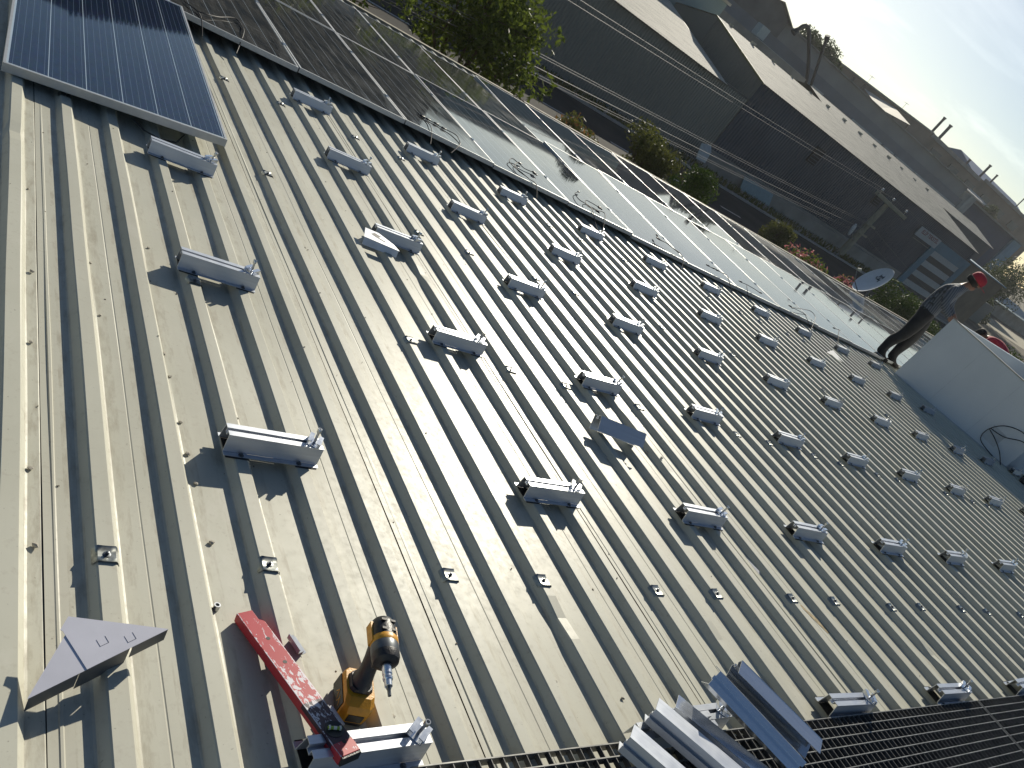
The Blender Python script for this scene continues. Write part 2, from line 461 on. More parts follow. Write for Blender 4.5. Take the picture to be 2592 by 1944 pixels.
def bracket(s, t, label, ang=0.0, bare=False):
    e = empty('mounting_bracket', roofm(s+rb.uniform(-.012, .012), t+rb.uniform(-.009, .009), RIB_H+0.0027, rz=ang+rb.uniform(-.045, .045)), label, 'bracket', 'short rail brackets screwed to the roof ribs')
    link('rail', RAIL, e)
    for sx in (-1, 1):
        link('rubber_pad', PAD, e, Matrix.Translation((sx*0.112, 0, 0)))
        for sy in (-1, 1):
            link('flange_screw', RSCREW, e, Matrix.Translation((sx*(0.095+rb.uniform(-.008, .008)), sy*0.0425, 0.0025)))
    if bare: return e
    ca = rb.uniform(0.1, 1.1)
    cx = 0.118 + rb.uniform(-.012, .012)
    link('clamp', CLAMP, e, Matrix.Translation((cx, 0, 0.0602)) @ Matrix.Rotation(ca, 4, 'Z'))
    link('bolt', BOLT, e, Matrix.Translation((cx+0.002, 0, 0.0604)) @ Matrix.Rotation(rb.uniform(-.16, .16), 4, 'X') @ Matrix.Rotation(rb.uniform(-.12, .2), 4, 'Y'))
    return e
ROWS = [  # t, bracket columns in rib units, wording of the row
    (-0.737, [3.5, 9.5, 14.5, 19.5, 24.5], 'in the row along the walkway grating'),
    (0.282, [3.5] + [9.5+5*i for i in range(7)], 'in the second row up from the grating'),
    (1.301, [3.5] + [9.5+5*i for i in range(9)], 'in the third row up from the grating'),
    (2.316, [3.5] + [9.5+5*i for i in range(11)], 'in the fourth row up from the grating'),
    (3.332, [3.5] + [9.5+5*i for i in range(10)], 'in the fifth row up from the grating'),
    (4.340, [3.5] + [9.5+5*i for i in range(10)], 'in the row next to the panel array'),
]
for t, cols, words in ROWS:
    for i, k in enumerate(cols):
        if t > 3 and i == 0: lab = 'aluminium rail bracket under the lone solar panel, ' + words
        else: lab = 'aluminium rail bracket, %s from the left %s' % (ORD[i], words)
        bracket(k*PITCH, t, lab, bare=(t > 3 and i == 0))
# ------------------------------------------------------------------ solar panels
PW, PL, PH = 0.99, 2.33, 0.040
def frame_mesh():
    mb = MB(); b = 0.0115
    mb.box(0, PW, 0, b, -PH, 0); mb.box(0, PW, PL-b, PL, -PH, 0)
    mb.box(0, b, b, PL-b, -PH, -0.0003); mb.box(PW-b, PW, b, PL-b, -PH, -0.0003)
    return mb.mesh('frame', MT['alu_frame'])
FRAME = frame_mesh()
def glass_mesh(mat):
    return MB().box(0.0117, PW-0.0117, 0.0117, PL-0.0117, -0.009, -0.0025).mesh('glass', mat)
GLASS = [glass_mesh(MT['pv']), glass_mesh(MT['pv_dusty'])]
_m = MB(); _m.box(-0.017, 0.017, -0.03, 0.03, 0.0006, 0.0036); _m.lathe([(0.006, 0.0036), (0.006, 0.009), (0.0, 0.009)], 10)
MCLAMP = _m.mesh('mid_clamp', MT['alu_bright'])
rp = random.Random(21)
def panel(M, label, group, dusty=0, clamps=True):
    e = empty('solar_panel', M, label, 'solar panel', group)
    link('frame', FRAME, e); link('glass', GLASS[dusty], e)
    if clamps:
        for y in (0.55, 1.72): link('mid_clamp', MCLAMP, e, Matrix.Translation((PW+0.005, y, 0)))
    return e
ARR_Z = 0.13
TILT = {}     # (course, column): small set of each panel on its clamps, (pitch deg, roll deg)
for _c in range(2, 14): TILT[(0, _c)] = ((0.5 if _c < 4 else 1.8) + rp.uniform(-.3, .35), rp.uniform(-.3, .3))
for _c in range(-2, 2): TILT[(0, _c)] = (-0.1 + rp.uniform(-.15, .15), rp.uniform(-.2, .2))
for _c in range(4, 14): TILT[(1, _c)] = (1.7 + rp.uniform(-.8, .4), rp.uniform(-.4, .4))
def course(t0, cols, name, ci, s_off=1.905):
    for i, c in enumerate(cols):
        pit, rol = TILT.get((ci, c), (rp.uniform(-.28, .28), rp.uniform(-.25, .25)))
        s = s_off + c*1.0
        M = roofm(s + PW/2, t0 + PL/2, ARR_Z) @ Matrix.Rotation(R(pit), 4, 'X') @ Matrix.Rotation(R(rol), 4, 'Y') @ Matrix.Translation((-PW/2, -PL/2, 0))
        panel(M, 'framed glass solar panel, %s from the left in %s' % (ORD[i], name), 'panels clamped side by side above the gutter', 1 if (c < 2 or (ci == 1 and c < 4)) else 0)
course(4.86, range(-2, 14), 'the course nearest the brackets', 0)
course(4.86+PL+0.02, range(-2, 14), 'the course along the gutter', 1)
course(4.86, range(0, 5), 'the far lower group past the gap', 2, 16.35)
course(4.86+PL+0.02, range(0, 5), 'the far gutter group past the gap', 3, 16.35)
# hidden rows of brackets that carry the array
rc = random.Random(5)
RAILL = rail_mesh('support_rail', 0.30, MT['alu'])
sup = MB()
# ---- the loose panel at the upper left, with every cell built
lp = empty('solar_panel', frame((1.0, -0.03, 0.070), (0.030, 1, 0.0), (0, 0, 0)), 'lone dark blue solar panel lying loose at the upper left, its cells in clear rows', 'solar panel')
lp.matrix_basis = ROOF @ frame((1.0, -0.030, 0.066), (0.030, 1, 0.004), (-0.066, 2.60, 0.073))
link('frame', FRAME, lp)
MB().box(0.0117, PW-0.0117, 0.0117, PL-0.0117, -0.009, -0.003).build('backsheet', MT['backsheet'], lp)
CELL = MB().box(-0.0774, 0.0774, -0.0944, 0.0944, 0, 0.0004).mesh('cell', MT['cell'])
for i in range(6):
    for j in range(12):
        link('cell', CELL, lp, Matrix.Translation((0.0185+0.0795+i*0.159, 0.0265+0.095+j*0.190, -0.0029)))
pt = [(0.55, -0.01, -0.055), (0.60, -0.06, -0.07), (0.68, -0.07, -0.085), (0.76, -0.03, -0.09), (0.80, 0.05, -0.07)]
MB().tube(pt, 0.004, 6).build('cable_loop', MT['cable'], lp, smooth=60)

# ------------------------------------------------------------------ cables lying over the front edge of the array
def smoothpath(pts, per=6):
    out = []; n = len(pts); P = [Vector(p) for p in pts]
    for i in range(n-1):
        p0, p1, p2, p3 = P[max(i-1, 0)], P[i], P[i+1], P[min(i+2, n-1)]
        for k in range(per):
            t = k/per
            out.append(0.5*((2*p1)+(p2-p0)*t+(2*p0-5*p1+4*p2-p3)*t*t+(3*p1-p0-3*p2+p3)*t**3))
    out.append(P[-1]); return out
CONN = MB(); CONN.lathe([(0.006, 0), (0.0095, 0.004), (0.0095, 0.030), (0.0075, 0.032), (0.0075, 0.052), (0.004, 0.056)], 8)
CONNM = CONN.mesh('connector', MT['black_plastic'], 40)
def cable(label, paths, conns):
    s0, t0 = paths[0][0]
    e = empty('panel_cable', ROOF @ Matrix.Translation((s0, t0, ARR_Z)), label, 'cable', 'black panel leads hanging over the array edge')
    for p in paths:
        pts = []
        for i, (s, t) in enumerate(p):
            n = 0.0075 if t > 4.87 else 0.0085 - min(1, (4.87-t)/0.22)*0.10
            if 0 < i < len(p)-1 and t > 4.9: n += 0.012*random.random()
            pts.append((s-s0, t-t0, n))
        MB().tube(smoothpath(pts), 0.0042, 6).build('lead', MT['cable'], e, smooth=60)
    for (s, t, a) in conns:
        link('connector', CONNM, e, Matrix.Translation((s-s0, t-t0, 0.0115)) @ Matrix.Rotation(a, 4, 'Z') @ Matrix.Rotation(R(90), 4, 'Y'))
C0=[(1.036,5.132),(1.083,5.059),(1.128,5.023),(1.201,5.046),(1.311,5.182),(1.429,5.339),(1.491,5.367),(1.504,5.235),(1.47,5.019),(1.388,4.695)]
cable('long black lead curving over the leftmost visible panel of the array', [C0, [(1.113,5.035),(1.129,4.97),(1.131,4.84),(1.136,4.70)]], [])
cable('black lead with a straight taped pair of connectors on the third panel', [[(3.194,5.314),(3.214,5.246),(3.345,5.247),(3.43,5.217),(3.522,5.202),(3.567,5.14),(3.542,4.996),(3.48,4.871),(3.364,4.732)],[(3.231,5.246),(3.233,5.125),(3.187,4.92),(3.135,4.719)]], [(3.20,5.26,.1),(3.26,5.25,.05),(3.42,5.21,-.1),(3.35,5.247,0)])
cable('looped pair of black leads on the fourth panel, beside a bright sky reflection', [[(4.454,5.344),(4.378,5.359),(4.255,5.207),(4.245,5.076),(4.276,4.949),(4.36,4.9),(4.425,4.851),(4.387,4.674)],[(4.599,5.26),(4.482,5.242),(4.415,5.292),(4.309,5.166),(4.271,5.012),(4.336,4.948)]], [(4.454,5.344,.3),(4.60,5.26,.1),(4.59,5.23,-.5)])
cable('pair of black leads arching over the edge of the fifth panel', [[(5.358,5.394),(5.214,5.238),(5.157,5.054),(5.227,4.984),(5.251,4.90),(5.229,4.716),(5.185,4.564)],[(5.529,5.177),(5.443,5.195),(5.321,5.158),(5.204,4.951),(5.321,4.949),(5.489,5.017),(5.451,4.90),(5.298,4.632)]], [(5.358,5.394,.6),(5.529,5.177,0),(5.51,5.15,-.6)])
cable('black leads with two connectors lying on the sixth panel', [[(6.552,5.181),(6.514,5.085),(6.654,5.065),(6.7,4.95),(6.744,4.90),(6.739,4.79),(6.60,4.62)],[(6.50,5.06),(6.60,5.03),(6.66,4.94),(6.70,4.88)]], [(6.552,5.181,1.2),(6.50,5.06,2.6)])
cable('short black lead with three connectors on the seventh panel', [[(7.361,4.96),(7.487,4.959),(7.644,4.937),(7.686,4.89),(7.639,4.651)]], [(7.361,4.96,3.0),(7.44,4.965,.1),(7.50,4.955,0)])
cable('forked black lead on the eighth panel', [[(8.398,4.90),(8.318,4.929),(8.188,4.972),(8.065,4.963)],[(8.188,4.972),(8.065,4.84),(7.95,4.60)]], [(8.398,4.90,0),(8.065,4.963,2.8)])
cable('wide round loop of black lead on the ninth panel', [[(9.258,4.963),(9.765,5.143),(10.131,5.264),(10.108,5.144),(9.80,4.90),(9.45,4.62)],[(9.258,4.963),(9.442,4.93),(9.518,4.88),(9.514,4.65)]], [(9.25,4.96,2.7),(9.26,4.94,3.5)])
cable('short black lead at the far end of the array by the standing worker', [[(10.441,4.961),(10.612,4.995),(10.446,4.88),(10.179,4.60)]], [(10.44,4.96,3.1),(10.60,4.99,.3)])
# ------------------------------------------------------------------ walkway grating along the near edge
gal = MT['galv']
BARL = {}
def grating(s0, s1, label):
    L = s1 - s0; W = 0.60; nz = 0.060; H = 0.030
    e = empty('walkway_grating', roofm(s0, -0.792 - W, nz - H), label, 'grating', 'steel grating panels laid as a walkway')
    nb = int(round(W/0.0385)); nc = int(round(L/0.0392))
    key = round(L, 3)
    if key not in BARL:
        BARL[key] = (MB().box(0, L, -0.0017, 0.0017, 0, H).mesh('bearing_bar', gal),
                     MB().box(-0.0013, 0.0013, 0.0017, W-0.0017, H-0.018, H-0.0012).mesh('cross_bar', MT['galv_dark']))
    for i in range(nb+1):
        link('bearing_bar', BARL[key][0], e, Matrix.Translation((0, i*W/nb, 0)))
    for i in range(nc+1):
        link('cross_bar', BARL[key][1], e, Matrix.Translation((min(max(i*L/nc, 0.002), L-0.002), 0, 0)))
    for x0 in (-0.0036, L+0.0002): MB().box(x0, x0+0.0034, 0.0, W, -0.0005, H).build('end_band', gal, e)
    return e
grating(0.80, 4.125, 'near steel grating panel under the pile of loose rails')
grating(4.15, 7.475, 'steel grating panel at the lower right, beyond the narrow gap')

# ------------------------------------------------------------------ pile of loose rails
PILE_G = 'loose aluminium rails piled on the grating'
def plain_rail(L, mat):          # the same rail without its foot flanges, walls 2 mm thick
    mb = MB(); x0, x1 = -L/2, L/2; h = 0.060
    for sg in (-1, 1):
        q = [(sg*0.034, 0.0), (sg*0.0262, h-0.0021), (sg*0.0240, h-0.0021), (sg*0.0318, 0.0)]
        mb.prism(q if sg < 0 else q[::-1], x0, x1) if False else mb.prism(q[::-1] if sg < 0 else q, x0, x1)
        a, b = sorted((sg*0.0066, sg*0.0268)); mb.prism([(a, h-0.002), (b, h-0.002), (b, h), (a, h)], x0-0.0003, x1+0.0003)
        a, b = sorted((sg*0.0066, sg*0.0086)); mb.prism([(a, h-0.014), (b, h-0.014), (b, h-0.0021), (a, h-0.0021)], x0, x1)
    mb.prism([(-0.0086, h-0.0160), (0.0086, h-0.0160), (0.0086, h-0.0142), (-0.0086, h-0.0142)], x0, x1)
    return mb.mesh('rail_body', mat)
RB = plain_rail(0.36, MT['alu_bright'])
RC = plain_rail(0.36, MT['alu'])
def loose(s, t, n, ang, roll, label, mesh=RB, pitch=0.0, half=0.17):
    a = Vector((math.cos(ang), math.sin(ang), 0))
    c = Vector((s, t, n)) + a*half
    o = link('aluminium_rail', mesh, None, ROOF @ Matrix.Translation(c) @ Matrix.Rotation(ang, 4, 'Z') @ Matrix.Rotation(pitch, 4, 'Y') @ Matrix.Rotation(roll, 4, 'X'))
    tag(o, label, 'rail', PILE_G); return o
AX = math.atan2(-0.80, 0.60)
loose(1.55, -0.800, 0.062, R(3), 0.0, 'lowest loose rail of the pile, lying level at the left', RC)
loose(1.445, -0.825, 0.152, AX, R(80), 'brownish loose rail lying broad side up at the left end of the pile', RC)
loose(1.605, -0.755, 0.156, AX, R(80), 'second broad side up loose rail from the left of the pile', RC)
loose(1.835, -0.700, 0.205, AX+0.02, R(58), 'big bright loose rail on top of the pile reflecting the blue sky', RB, R(9), 0.18)
loose(1.735, -0.735, 0.135, AX+0.03, R(84), 'loose rail lying low between the broad ones and the bright top rail', RB)
loose(2.015, -0.675, 0.165, AX+0.06, R(-70), 'rightmost loose rail of the pile with its two strips along the right edge', RB, R(8), 0.19)
# a rail tipped on its side among the brackets
o = link('aluminium_rail', plain_rail(0.30, MT['alu']), None, roofm(2.67, 0.790, RIB_H+0.020, rz=R(-12), rx=R(-30)) @ Matrix.Diagonal((1, 1.15, 1.25, 1)))
tag(o, 'loose aluminium rail tipped on its side between two rows of brackets', 'rail')

# ------------------------------------------------------------------ spirit level
def level_mat():
    t = NT('worn_red_paint'); o = t.obj(); x, y, z = t.sep(o)
    n1 = t.noise(t.mapv(o, (55, 120, 120)), 1.0, 5, 0.65, 0.6); n2 = t.noise(t.mapv(o, (14, 30, 30)), 1.0, 3)
    mid = t.math('SUBTRACT', 1.0, t.math('MINIMUM', t.math('MULTIPLY', t.math('ABSOLUTE', t.math('ADD', x, -0.02)), 5.5), 1.0))
    edge = t.math('GREATER_THAN', t.math('ABSOLUTE', y), 0.0235)
    wear = t.math('ADD', t.math('ADD', t.math('MULTIPLY', n1, 0.75), t.math('MULTIPLY', n2, 0.3)), t.math('MULTIPLY', mid, 0.12))
    wear = t.math('ADD', wear, t.math('MULTIPLY', edge, 0.10))
    wm = t.ramp(wear, 0.64, 0.665)
    blk = t.math('MULTIPLY', t.math('GREATER_THAN', x, 0.075), t.math('LESS_THAN', x, 0.195))
    blk = t.math('MULTIPLY', blk, t.math('GREATER_THAN', z, 0.0))
    c = t.mix(n2, (0.36, 0.018, 0.028), (0.46, 0.035, 0.05))
    c = t.mix(blk, c, (0.035, 0.012, 0.025))
    wm = t.math('MULTIPLY', wm, t.math('GREATER_THAN', z, 0.0115))
    c = t.mix(wm, c, (0.62, 0.60, 0.64))
    t.set(Base_Color=c, Roughness=0.42)
    return t.mat
LV = 0.459
def level():
    A = Vector((0.510, -0.338, 0.015)); B = Vector((0.622, -0.778, 0.101))
    x = (B-A).normalized(); mid = (A+B)/2
    M = ROOF @ frame(x, (0.80, 0.20, 0.03), mid)
    e = empty('spirit_level', M, 'worn red spirit level with scratched paint leaning from the roof onto a bracket', 'spirit level')
    h = LV/2; w = 0.0265; z = 0.0118
    body = [(-h, -w), (h, -w), (h, w), (-h+0.045, w), (-h+0.040, w-0.003), (-h+0.034, w-0.011), (-h, w-0.011)]
    MB().slab(body, -z, z).build('body', level_mat(), e, bevel=0.0015)
    MB().box(h+0.0002, h+0.006, -w+0.001, w-0.001, -z+0.001, z-0.001).build('end_cap', MT['black_plastic'], e, bevel=0.001)
    vm = NT('vial_liquid'); vm.set(Base_Color=(0.30, 0.45, 0.05), Roughness=0.08, Emission_Strength=0.0)
    wh = simple('vial_white', (0.7, 0.7, 0.62), 0.5)
    ring = MB(); ring.lathe([(0.0, z+0.0004), (0.019, z+0.0004), (0.021, z+0.0012), (0.0225, z+0.0012), (0.0225, z-0.001)], 28, Matrix.Translation((h-0.068, 0.002, 0)))
    v = ring.build('vial_ring', MT['black_plastic'], e, smooth=40)
    Mv = Matrix.Translation((h-0.068, 0.002, z+0.0034)) @ Matrix.Rotation(R(62), 4, 'Z')
    MB().cyl((-0.015, 0, 0), (0.015, 0, 0), 0.0038, n=12, M=Mv).build('vial', vm.mat, v, smooth=40)
    b = MB(); b.cyl((-0.003, 0, 0.0002), (0.004, 0, 0.0002), 0.00395, n=12, M=Mv); b.box(-0.014, -0.010, -0.004, 0.004, -0.002, 0.0042, Mv); b.box(0.010, 0.014, -0.004, 0.004, -0.002, 0.0042, Mv)
    b.build('vial_mark', wh, v)
    for hx, hy in ((-0.130, 0.004), (-0.050, 0.003), (0.198, 0.004)):
        MB().lathe([(0.0, z+0.0003), (0.0052, z+0.0003), (0.0058, z-0.001)], 14, Matrix.Translation((hx, hy, 0))).build('peg_hole', MT['rubber'], e)
    return e
level()
# small loose clamps beside the level
def zclamp(s, t, n, rz, label):
    mb = MB()
    p = [(0, 0), (0.014, 0), (0.014, 0.0025), (0.0025, 0.0025), (0.0025, 0.016), (-0.012, 0.016), (-0.012, 0.030), (-0.0145, 0.030), (-0.0145, 0.0135), (0, 0.0135)]
    mb.prism(p, -0.025, 0.025)
    o = mb.build('panel_clamp', MT['alu'], None, roofm(s, t, n, rz=rz, rx=R(8)))
    tag(o, label, 'clamp', 'loose end clamps lying by the level')
zclamp(0.612, -0.445, RIB_H+0.0006, R(-70), 'small loose end clamp beside the upper half of the red level')
zclamp(0.660, -0.640, 0.030, R(-70), 'small loose end clamp between the red level and the driver battery')
# steel sleeve
o = MB().lathe([(0.0050, 0.0), (0.0082, 0.0), (0.0082, 0.015), (0.0050, 0.015), (0.0050, 0.003), (0, 0.003)], 18).build('steel_sleeve', MT['steel'], None, roofm(0.447, -0.312, 0.0004, rx=R(-6)), smooth=40)
tag(o, 'short hollow steel sleeve standing near the upper end of the red level', 'sleeve')

# ------------------------------------------------------------------ impact driver
def driver():
    e = empty('impact_driver', roofm(0.724, -0.592, 0.0006, rz=R(-14)), 'yellow and black cordless impact driver standing on its battery', 'impact driver')
    Y, K, S = MT['yellow_plastic'], MT['black_plastic'], MT['steel']
    def rrect(w, l, c, y0=0.0):
        return [(-w+c, -l+y0), (w-c, -l+y0), (w, -l+c+y0), (w, l-c+y0), (w-c, l+y0), (-w+c, l+y0), (-w, l-c+y0), (-w, -l+c+y0)]
    def loft(rings, mi=0):
        mb = MB(); n = len(rings[0][0]); vs = []
        for poly, z in rings:
            vs += [(x, y, z) for x, y in poly]
        fs = []
        for k in range(len(rings)-1):
            for i in range(n): fs.append((k*n+i, k*n+(i+1) % n, (k+1)*n+(i+1) % n, (k+1)*n+i))
        fs += [tuple(range(n))[::-1], tuple(range((len(rings)-1)*n, len(rings)*n))]
        return mb.add(vs, fs, mi)
    loft([(rrect(.034, .050, .012), 0), (rrect(.0370, .055, .012), .006), (rrect(.0370, .055, .012), .016)]).build('battery_base', K, e, bevel=0.0012)
    bat = loft([(rrect(.0375, .056, .012), .0162), (rrect(.038, .0565, .012), .046), (rrect(.0375, .052, .010, .003), .062), (rrect(.036, .040, .010, .012), .072)]).build('battery', Y, e, bevel=0.0015)
    MB().box(-0.020, 0.020, -0.0582, -0.0556, 0.021, 0.044, None).build('battery_window', K, bat, bevel=0.001)
    MB().box(-0.0398, -0.0374, -0.036, 0.046, 0.012, 0.056).build('side_grip', K, bat, bevel=0.0008)
    st = MB()
    for (a, b, c, d) in ((-.026, .030, -.010, .046), (-.016, .046, -.010, .026), (-.004, .028, .008, .046), (.006, .046, .014, .030)):
        dv = Vector((0, c-a, d-b)); L = dv.length; M_ = frame(dv, (1, 0, 0), (-0.0402, a, b)); st.box(0, L, -0.0004, 0.0004, -0.0008, 0.0008, M_)
    st.build('side_lettering', Y, bat)
    loft([(rrect(.030, .030, .010, .012), .0722), (rrect(.026, .028, .010, .012), .082)]).build('handle_foot', K, e, bevel=0.001)
    hb = [((0, 0.014, .078), .027, .034), ((0, 0.014, .092), .022, .027), ((0, 0.020, .110), .020, .023), ((0, 0.032, .135), .0195, .023), ((0, 0.044, .160), .021, .027), ((0, 0.050, .180), .021, .030)]
    mb = MB(); vs = []; n = 16
    for (c, a, b) in hb:
        for j in range(n):
            th = 2*math.pi*j/n; vs.append((c[0]+a*math.cos(th), c[1]+b*math.sin(th), c[2]))
    fs = [(k*n+i, k*n+(i+1) % n, (k+1)*n+(i+1) % n, (k+1)*n+i) for k in range(len(hb)-1) for i in range(n)] + [tuple(range(n))[::-1]]
    mb.add(vs, fs).build('handle', K, e, smooth=60)
    MB().slab([(-.009, -.022), (.009, -.022), (.009, 0), (-.009, 0)], 0, 0.026, Matrix.Translation((0, 0.022, 0.140))).build('trigger', K, e, bevel=0.003)
    zc_ = 0.196
    A = Matrix.Translation((0, 0.0, zc_)) @ Matrix.Rotation(R(90), 4, 'X')       # local z -> -y (towards the nose)
    A = Matrix.Translation((0, 0.098, zc_)) @ Matrix.Rotation(R(90), 4, 'X') @ Matrix.Diagonal((1, 1, 0.9, 1))
    MB().lathe([(0.0, -0.002), (0.016, -0.001), (0.025, 0.006), (0.0305, 0.022), (0.0318, 0.050), (0.0318, 0.0645)], 28, A).build('motor_housing', K, e, smooth=40)
    yb = MB(); yb.lathe([(0.0322, 0.0646), (0.0332, 0.067), (0.0332, 0.082), (0.0325, 0.084)], 28, A)
    yb.box(-0.0345, -0.024, 0.028, 0.082, zc_-0.016, zc_+0.008); yb.box(0.024, 0.0345, 0.028, 0.082, zc_-0.016, zc_+0.008)
    yb.box(-0.015, 0.015, 0.016, 0.072, zc_-0.037, zc_-0.027)
    yb.build('yellow_shell', Y, e, smooth=40)
    vt = MB()
    for yy in (0.076, 0.050):
        for xx in (-0.012, 0.012): vt.box(xx-0.006, xx+0.006, yy-0.003, yy+0.003, zc_+0.0265, zc_+0.0318)
    vt.build('vent_slot', MT['rubber'], e)
    MB().lathe([(0.0328, 0.0842), (0.0335, 0.088), (0.0335, 0.104), (0.0320, 0.118)], 28, A).build('gear_case', simple('gear_case_grey', (0.10, 0.11, 0.12), 0.4, 0.6, 0.4, 30), e, smooth=40)
    MB().lathe([(0.0332, 0.112), (0.0332, 0.122), (0.0300, 0.134), (0.0200, 0.141), (0.0135, 0.142), (0.0135, 0.146)], 28, A).build('nose_bumper', K, e, smooth=40)
    MB().lathe([(0.0115, 0.146), (0.0115, 0.170), (0.0098, 0.173), (0.0098, 0.178), (0.0118, 0.180), (0.0112, 0.186), (0.0090, 0.188), (0.0090, 0.205), (0.0070, 0.206)], 20, A).build('socket', MT['alu_bright'], e, smooth=30)
    MB().lathe([(0.0058, 0.206), (0.0058, 0.212), (0.0042, 0.215), (0.0042, 0.232), (0.0030, 0.233)], 8, A).build('bit', MT['steel_dark'], e, smooth=30)
    MB().lathe([(0.012, -0.004), (0.014, 0.002)], 12, A).build('rear_button', K, e)
driver()

# ------------------------------------------------------------------ folded sheet offcut (lower left)
def offcut():
    tip = Vector((0.028, -0.577, 0.056)); top = Vector((0.092, -0.417, 0.092)); rgt = Vector((0.286, -0.447, 0.094))
    c = (tip+top+rgt)/3
    x = (rgt-tip).normalized(); nrm = x.cross(top-tip).normalized(); y = nrm.cross(x)
    M = Matrix((x, y, nrm)).transposed().to_4x4(); M.translation = tip
    mat = simple('primed_sheet', (0.66, 0.655, 0.72), 0.5, 0.15, 0.06, 12)
    e = empty('sheet_offcut', ROOF @ M, 'pale lilac triangular offcut of folded sheet lying on the ribs', 'offcut')
    L = (rgt-tip).length; tp = M.inverted() @ top
    th = 0.0012
    sl = 0.34
    a, b = (0, 0), (L, 0); t_ = (tp.x, tp.y)
    k1 = (L*sl+0.030, 0.0); l1 = (t_[0]*0.80+0.012, t_[1]*0.80-0.004)
    MB().slab([(0, 0), k1, l1], 0, th, Matrix.Rotation(R(0.0), 4, 'X')).build('small_face', mat, e)
    k2 = (L*sl+0.014, 0.0); l2 = (t_[0]*0.80+0.004, t_[1]*0.80)
    MB().slab([k2, b, t_, (t_[0]*0.80+0.001, t_[1]*0.80+0.004), l2], 0.0014, 0.0014+th).build('large_face', mat, e)
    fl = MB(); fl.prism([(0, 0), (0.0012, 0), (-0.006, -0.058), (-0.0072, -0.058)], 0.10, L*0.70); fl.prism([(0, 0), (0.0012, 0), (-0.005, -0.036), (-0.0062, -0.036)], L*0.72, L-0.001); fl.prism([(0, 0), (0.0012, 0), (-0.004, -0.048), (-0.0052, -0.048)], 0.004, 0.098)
    fl.build('flange', simple('flange_shade', (0.13, 0.13, 0.13), 0.5, 0.3), e)  # shade below the fold painted in as a dark base colour
    tb = MB()
    for (px, py) in ((0.155, 0.030), (0.205, 0.012)):
        w, h, g = 0.018, 0.016, 0.0006
        for (x0, x1, y0, y1) in ((px, px+g, py, py+h), (px+w, px+w+g, py, py+h), (px, px+w, py, py+g)):
            tb.box(x0, x1, y0, y1, 0.0022, 0.0030)
    tb.build('cut_tab', simple('cut_line', (0.09, 0.09, 0.12), 0.6), e)
offcut()
# bent offcut leaning on a bracket, with a dark hole
def bent():
    e = empty('sheet_offcut', roofm(1.745, 2.195, RIB_H+0.001, rz=R(-6)), 'bent grey sheet offcut with a dark arrow shaped hole leaning on a bracket', 'offcut')
    m = simple('offcut_sheet', (0.55, 0.57, 0.60), 0.35, 0.6, 0.1, 14)
    M1 = Matrix.Rotation(R(9), 4, 'X')
    MB().slab([(-0.105, -0.045), (0.115, -0.048), (0.085, -0.005), (0.000, 0.050), (-0.085, 0.052)], 0.040, 0.0413, M1).build('top_face', m, e)
    MB().prism([(-0.0470, 0.0335), (-0.0458, 0.0335), (-0.058, -0.008), (-0.0592, -0.008)], -0.100, 0.112).build('front_lip', m, e)
    MB().slab([(-0.055, 0.012), (-0.030, -0.002), (0.028, -0.020), (0.034, -0.012), (-0.012, 0.004), (0.010, 0.020), (-0.030, 0.034)], 0.0414, 0.0420, M1).build('hole', MT['rubber'], e)
bent()
# loose bits on the sheet
def bit(name, label, cat, s, t, n, mesh, rz=0.0, rx=0.0, group=None):
    o = link(name, mesh, None, roofm(s, t, n, rz=rz, rx=rx)); tag(o, label, cat, group); return o
wh = simple('white_scrap', (0.72, 0.71, 0.68), 0.45, 0, 0.06)
bit('sheet_scrap', 'white triangular scrap with a dark hole near the white rooftop box', 'scrap', 9.35, 4.03, 0.030, MB().slab([(-0.26, -0.02), (0.13, -0.17), (0.10, 0.14)], 0, 0.0015).mesh('sheet_scrap', wh), rx=R(6))
bit('sheet_scrap', 'pale folded scrap lying under the front edge of the array', 'scrap', 8.25, 4.72, 0.030, MB().slab([(-0.14, 0.06), (0.16, -0.10), (0.02, -0.02)], 0, 0.0015).mesh('sheet_scrap', wh), rx=R(-10))
bit('sheet_scrap', 'small white curled scrap on a rib right of the washers', 'scrap', 3.07, 0.006, 0.032, MB().slab([(-0.035, 0.045), (0.018, -0.05), (0.034, -0.03)], 0, 0.0012).mesh('sheet_scrap', wh), rx=R(14))
rust = simple('mud_stain', (0.34, 0.27, 0.16), 0.9, 0, 0.4, 60)
bit('mud_streak', 'brown streak of dried mud on the sheet between two washers', 'mud', 3.33, -0.285, 0.0012, MB().slab([(-0.048, 0.085), (-0.022, 0.0), (0.004, -0.075), (0.028, -0.07), (0.016, 0.0), (-0.018, 0.06), (-0.03, 0.09)], 0, 0.0015).mesh('mud_streak', rust))
rs = random.Random(9)
def crumb_mesh(seed):
    r_ = random.Random(seed); bm = bmesh.new(); bmesh.ops.create_icosphere(bm, subdivisions=1, radius=1)
    for v in bm.verts: v.co *= r_.uniform(0.55, 1.1); v.co.z *= 0.55
    me = bpy.data.meshes.new('mortar_crumb'); bm.to_mesh(me); bm.free()
    me.materials.append(simple('mortar', (0.40, 0.37, 0.31), 0.95, 0, 0.3, 80, bump=0.4)); return me
CR = [crumb_mesh(i) for i in range(4)]
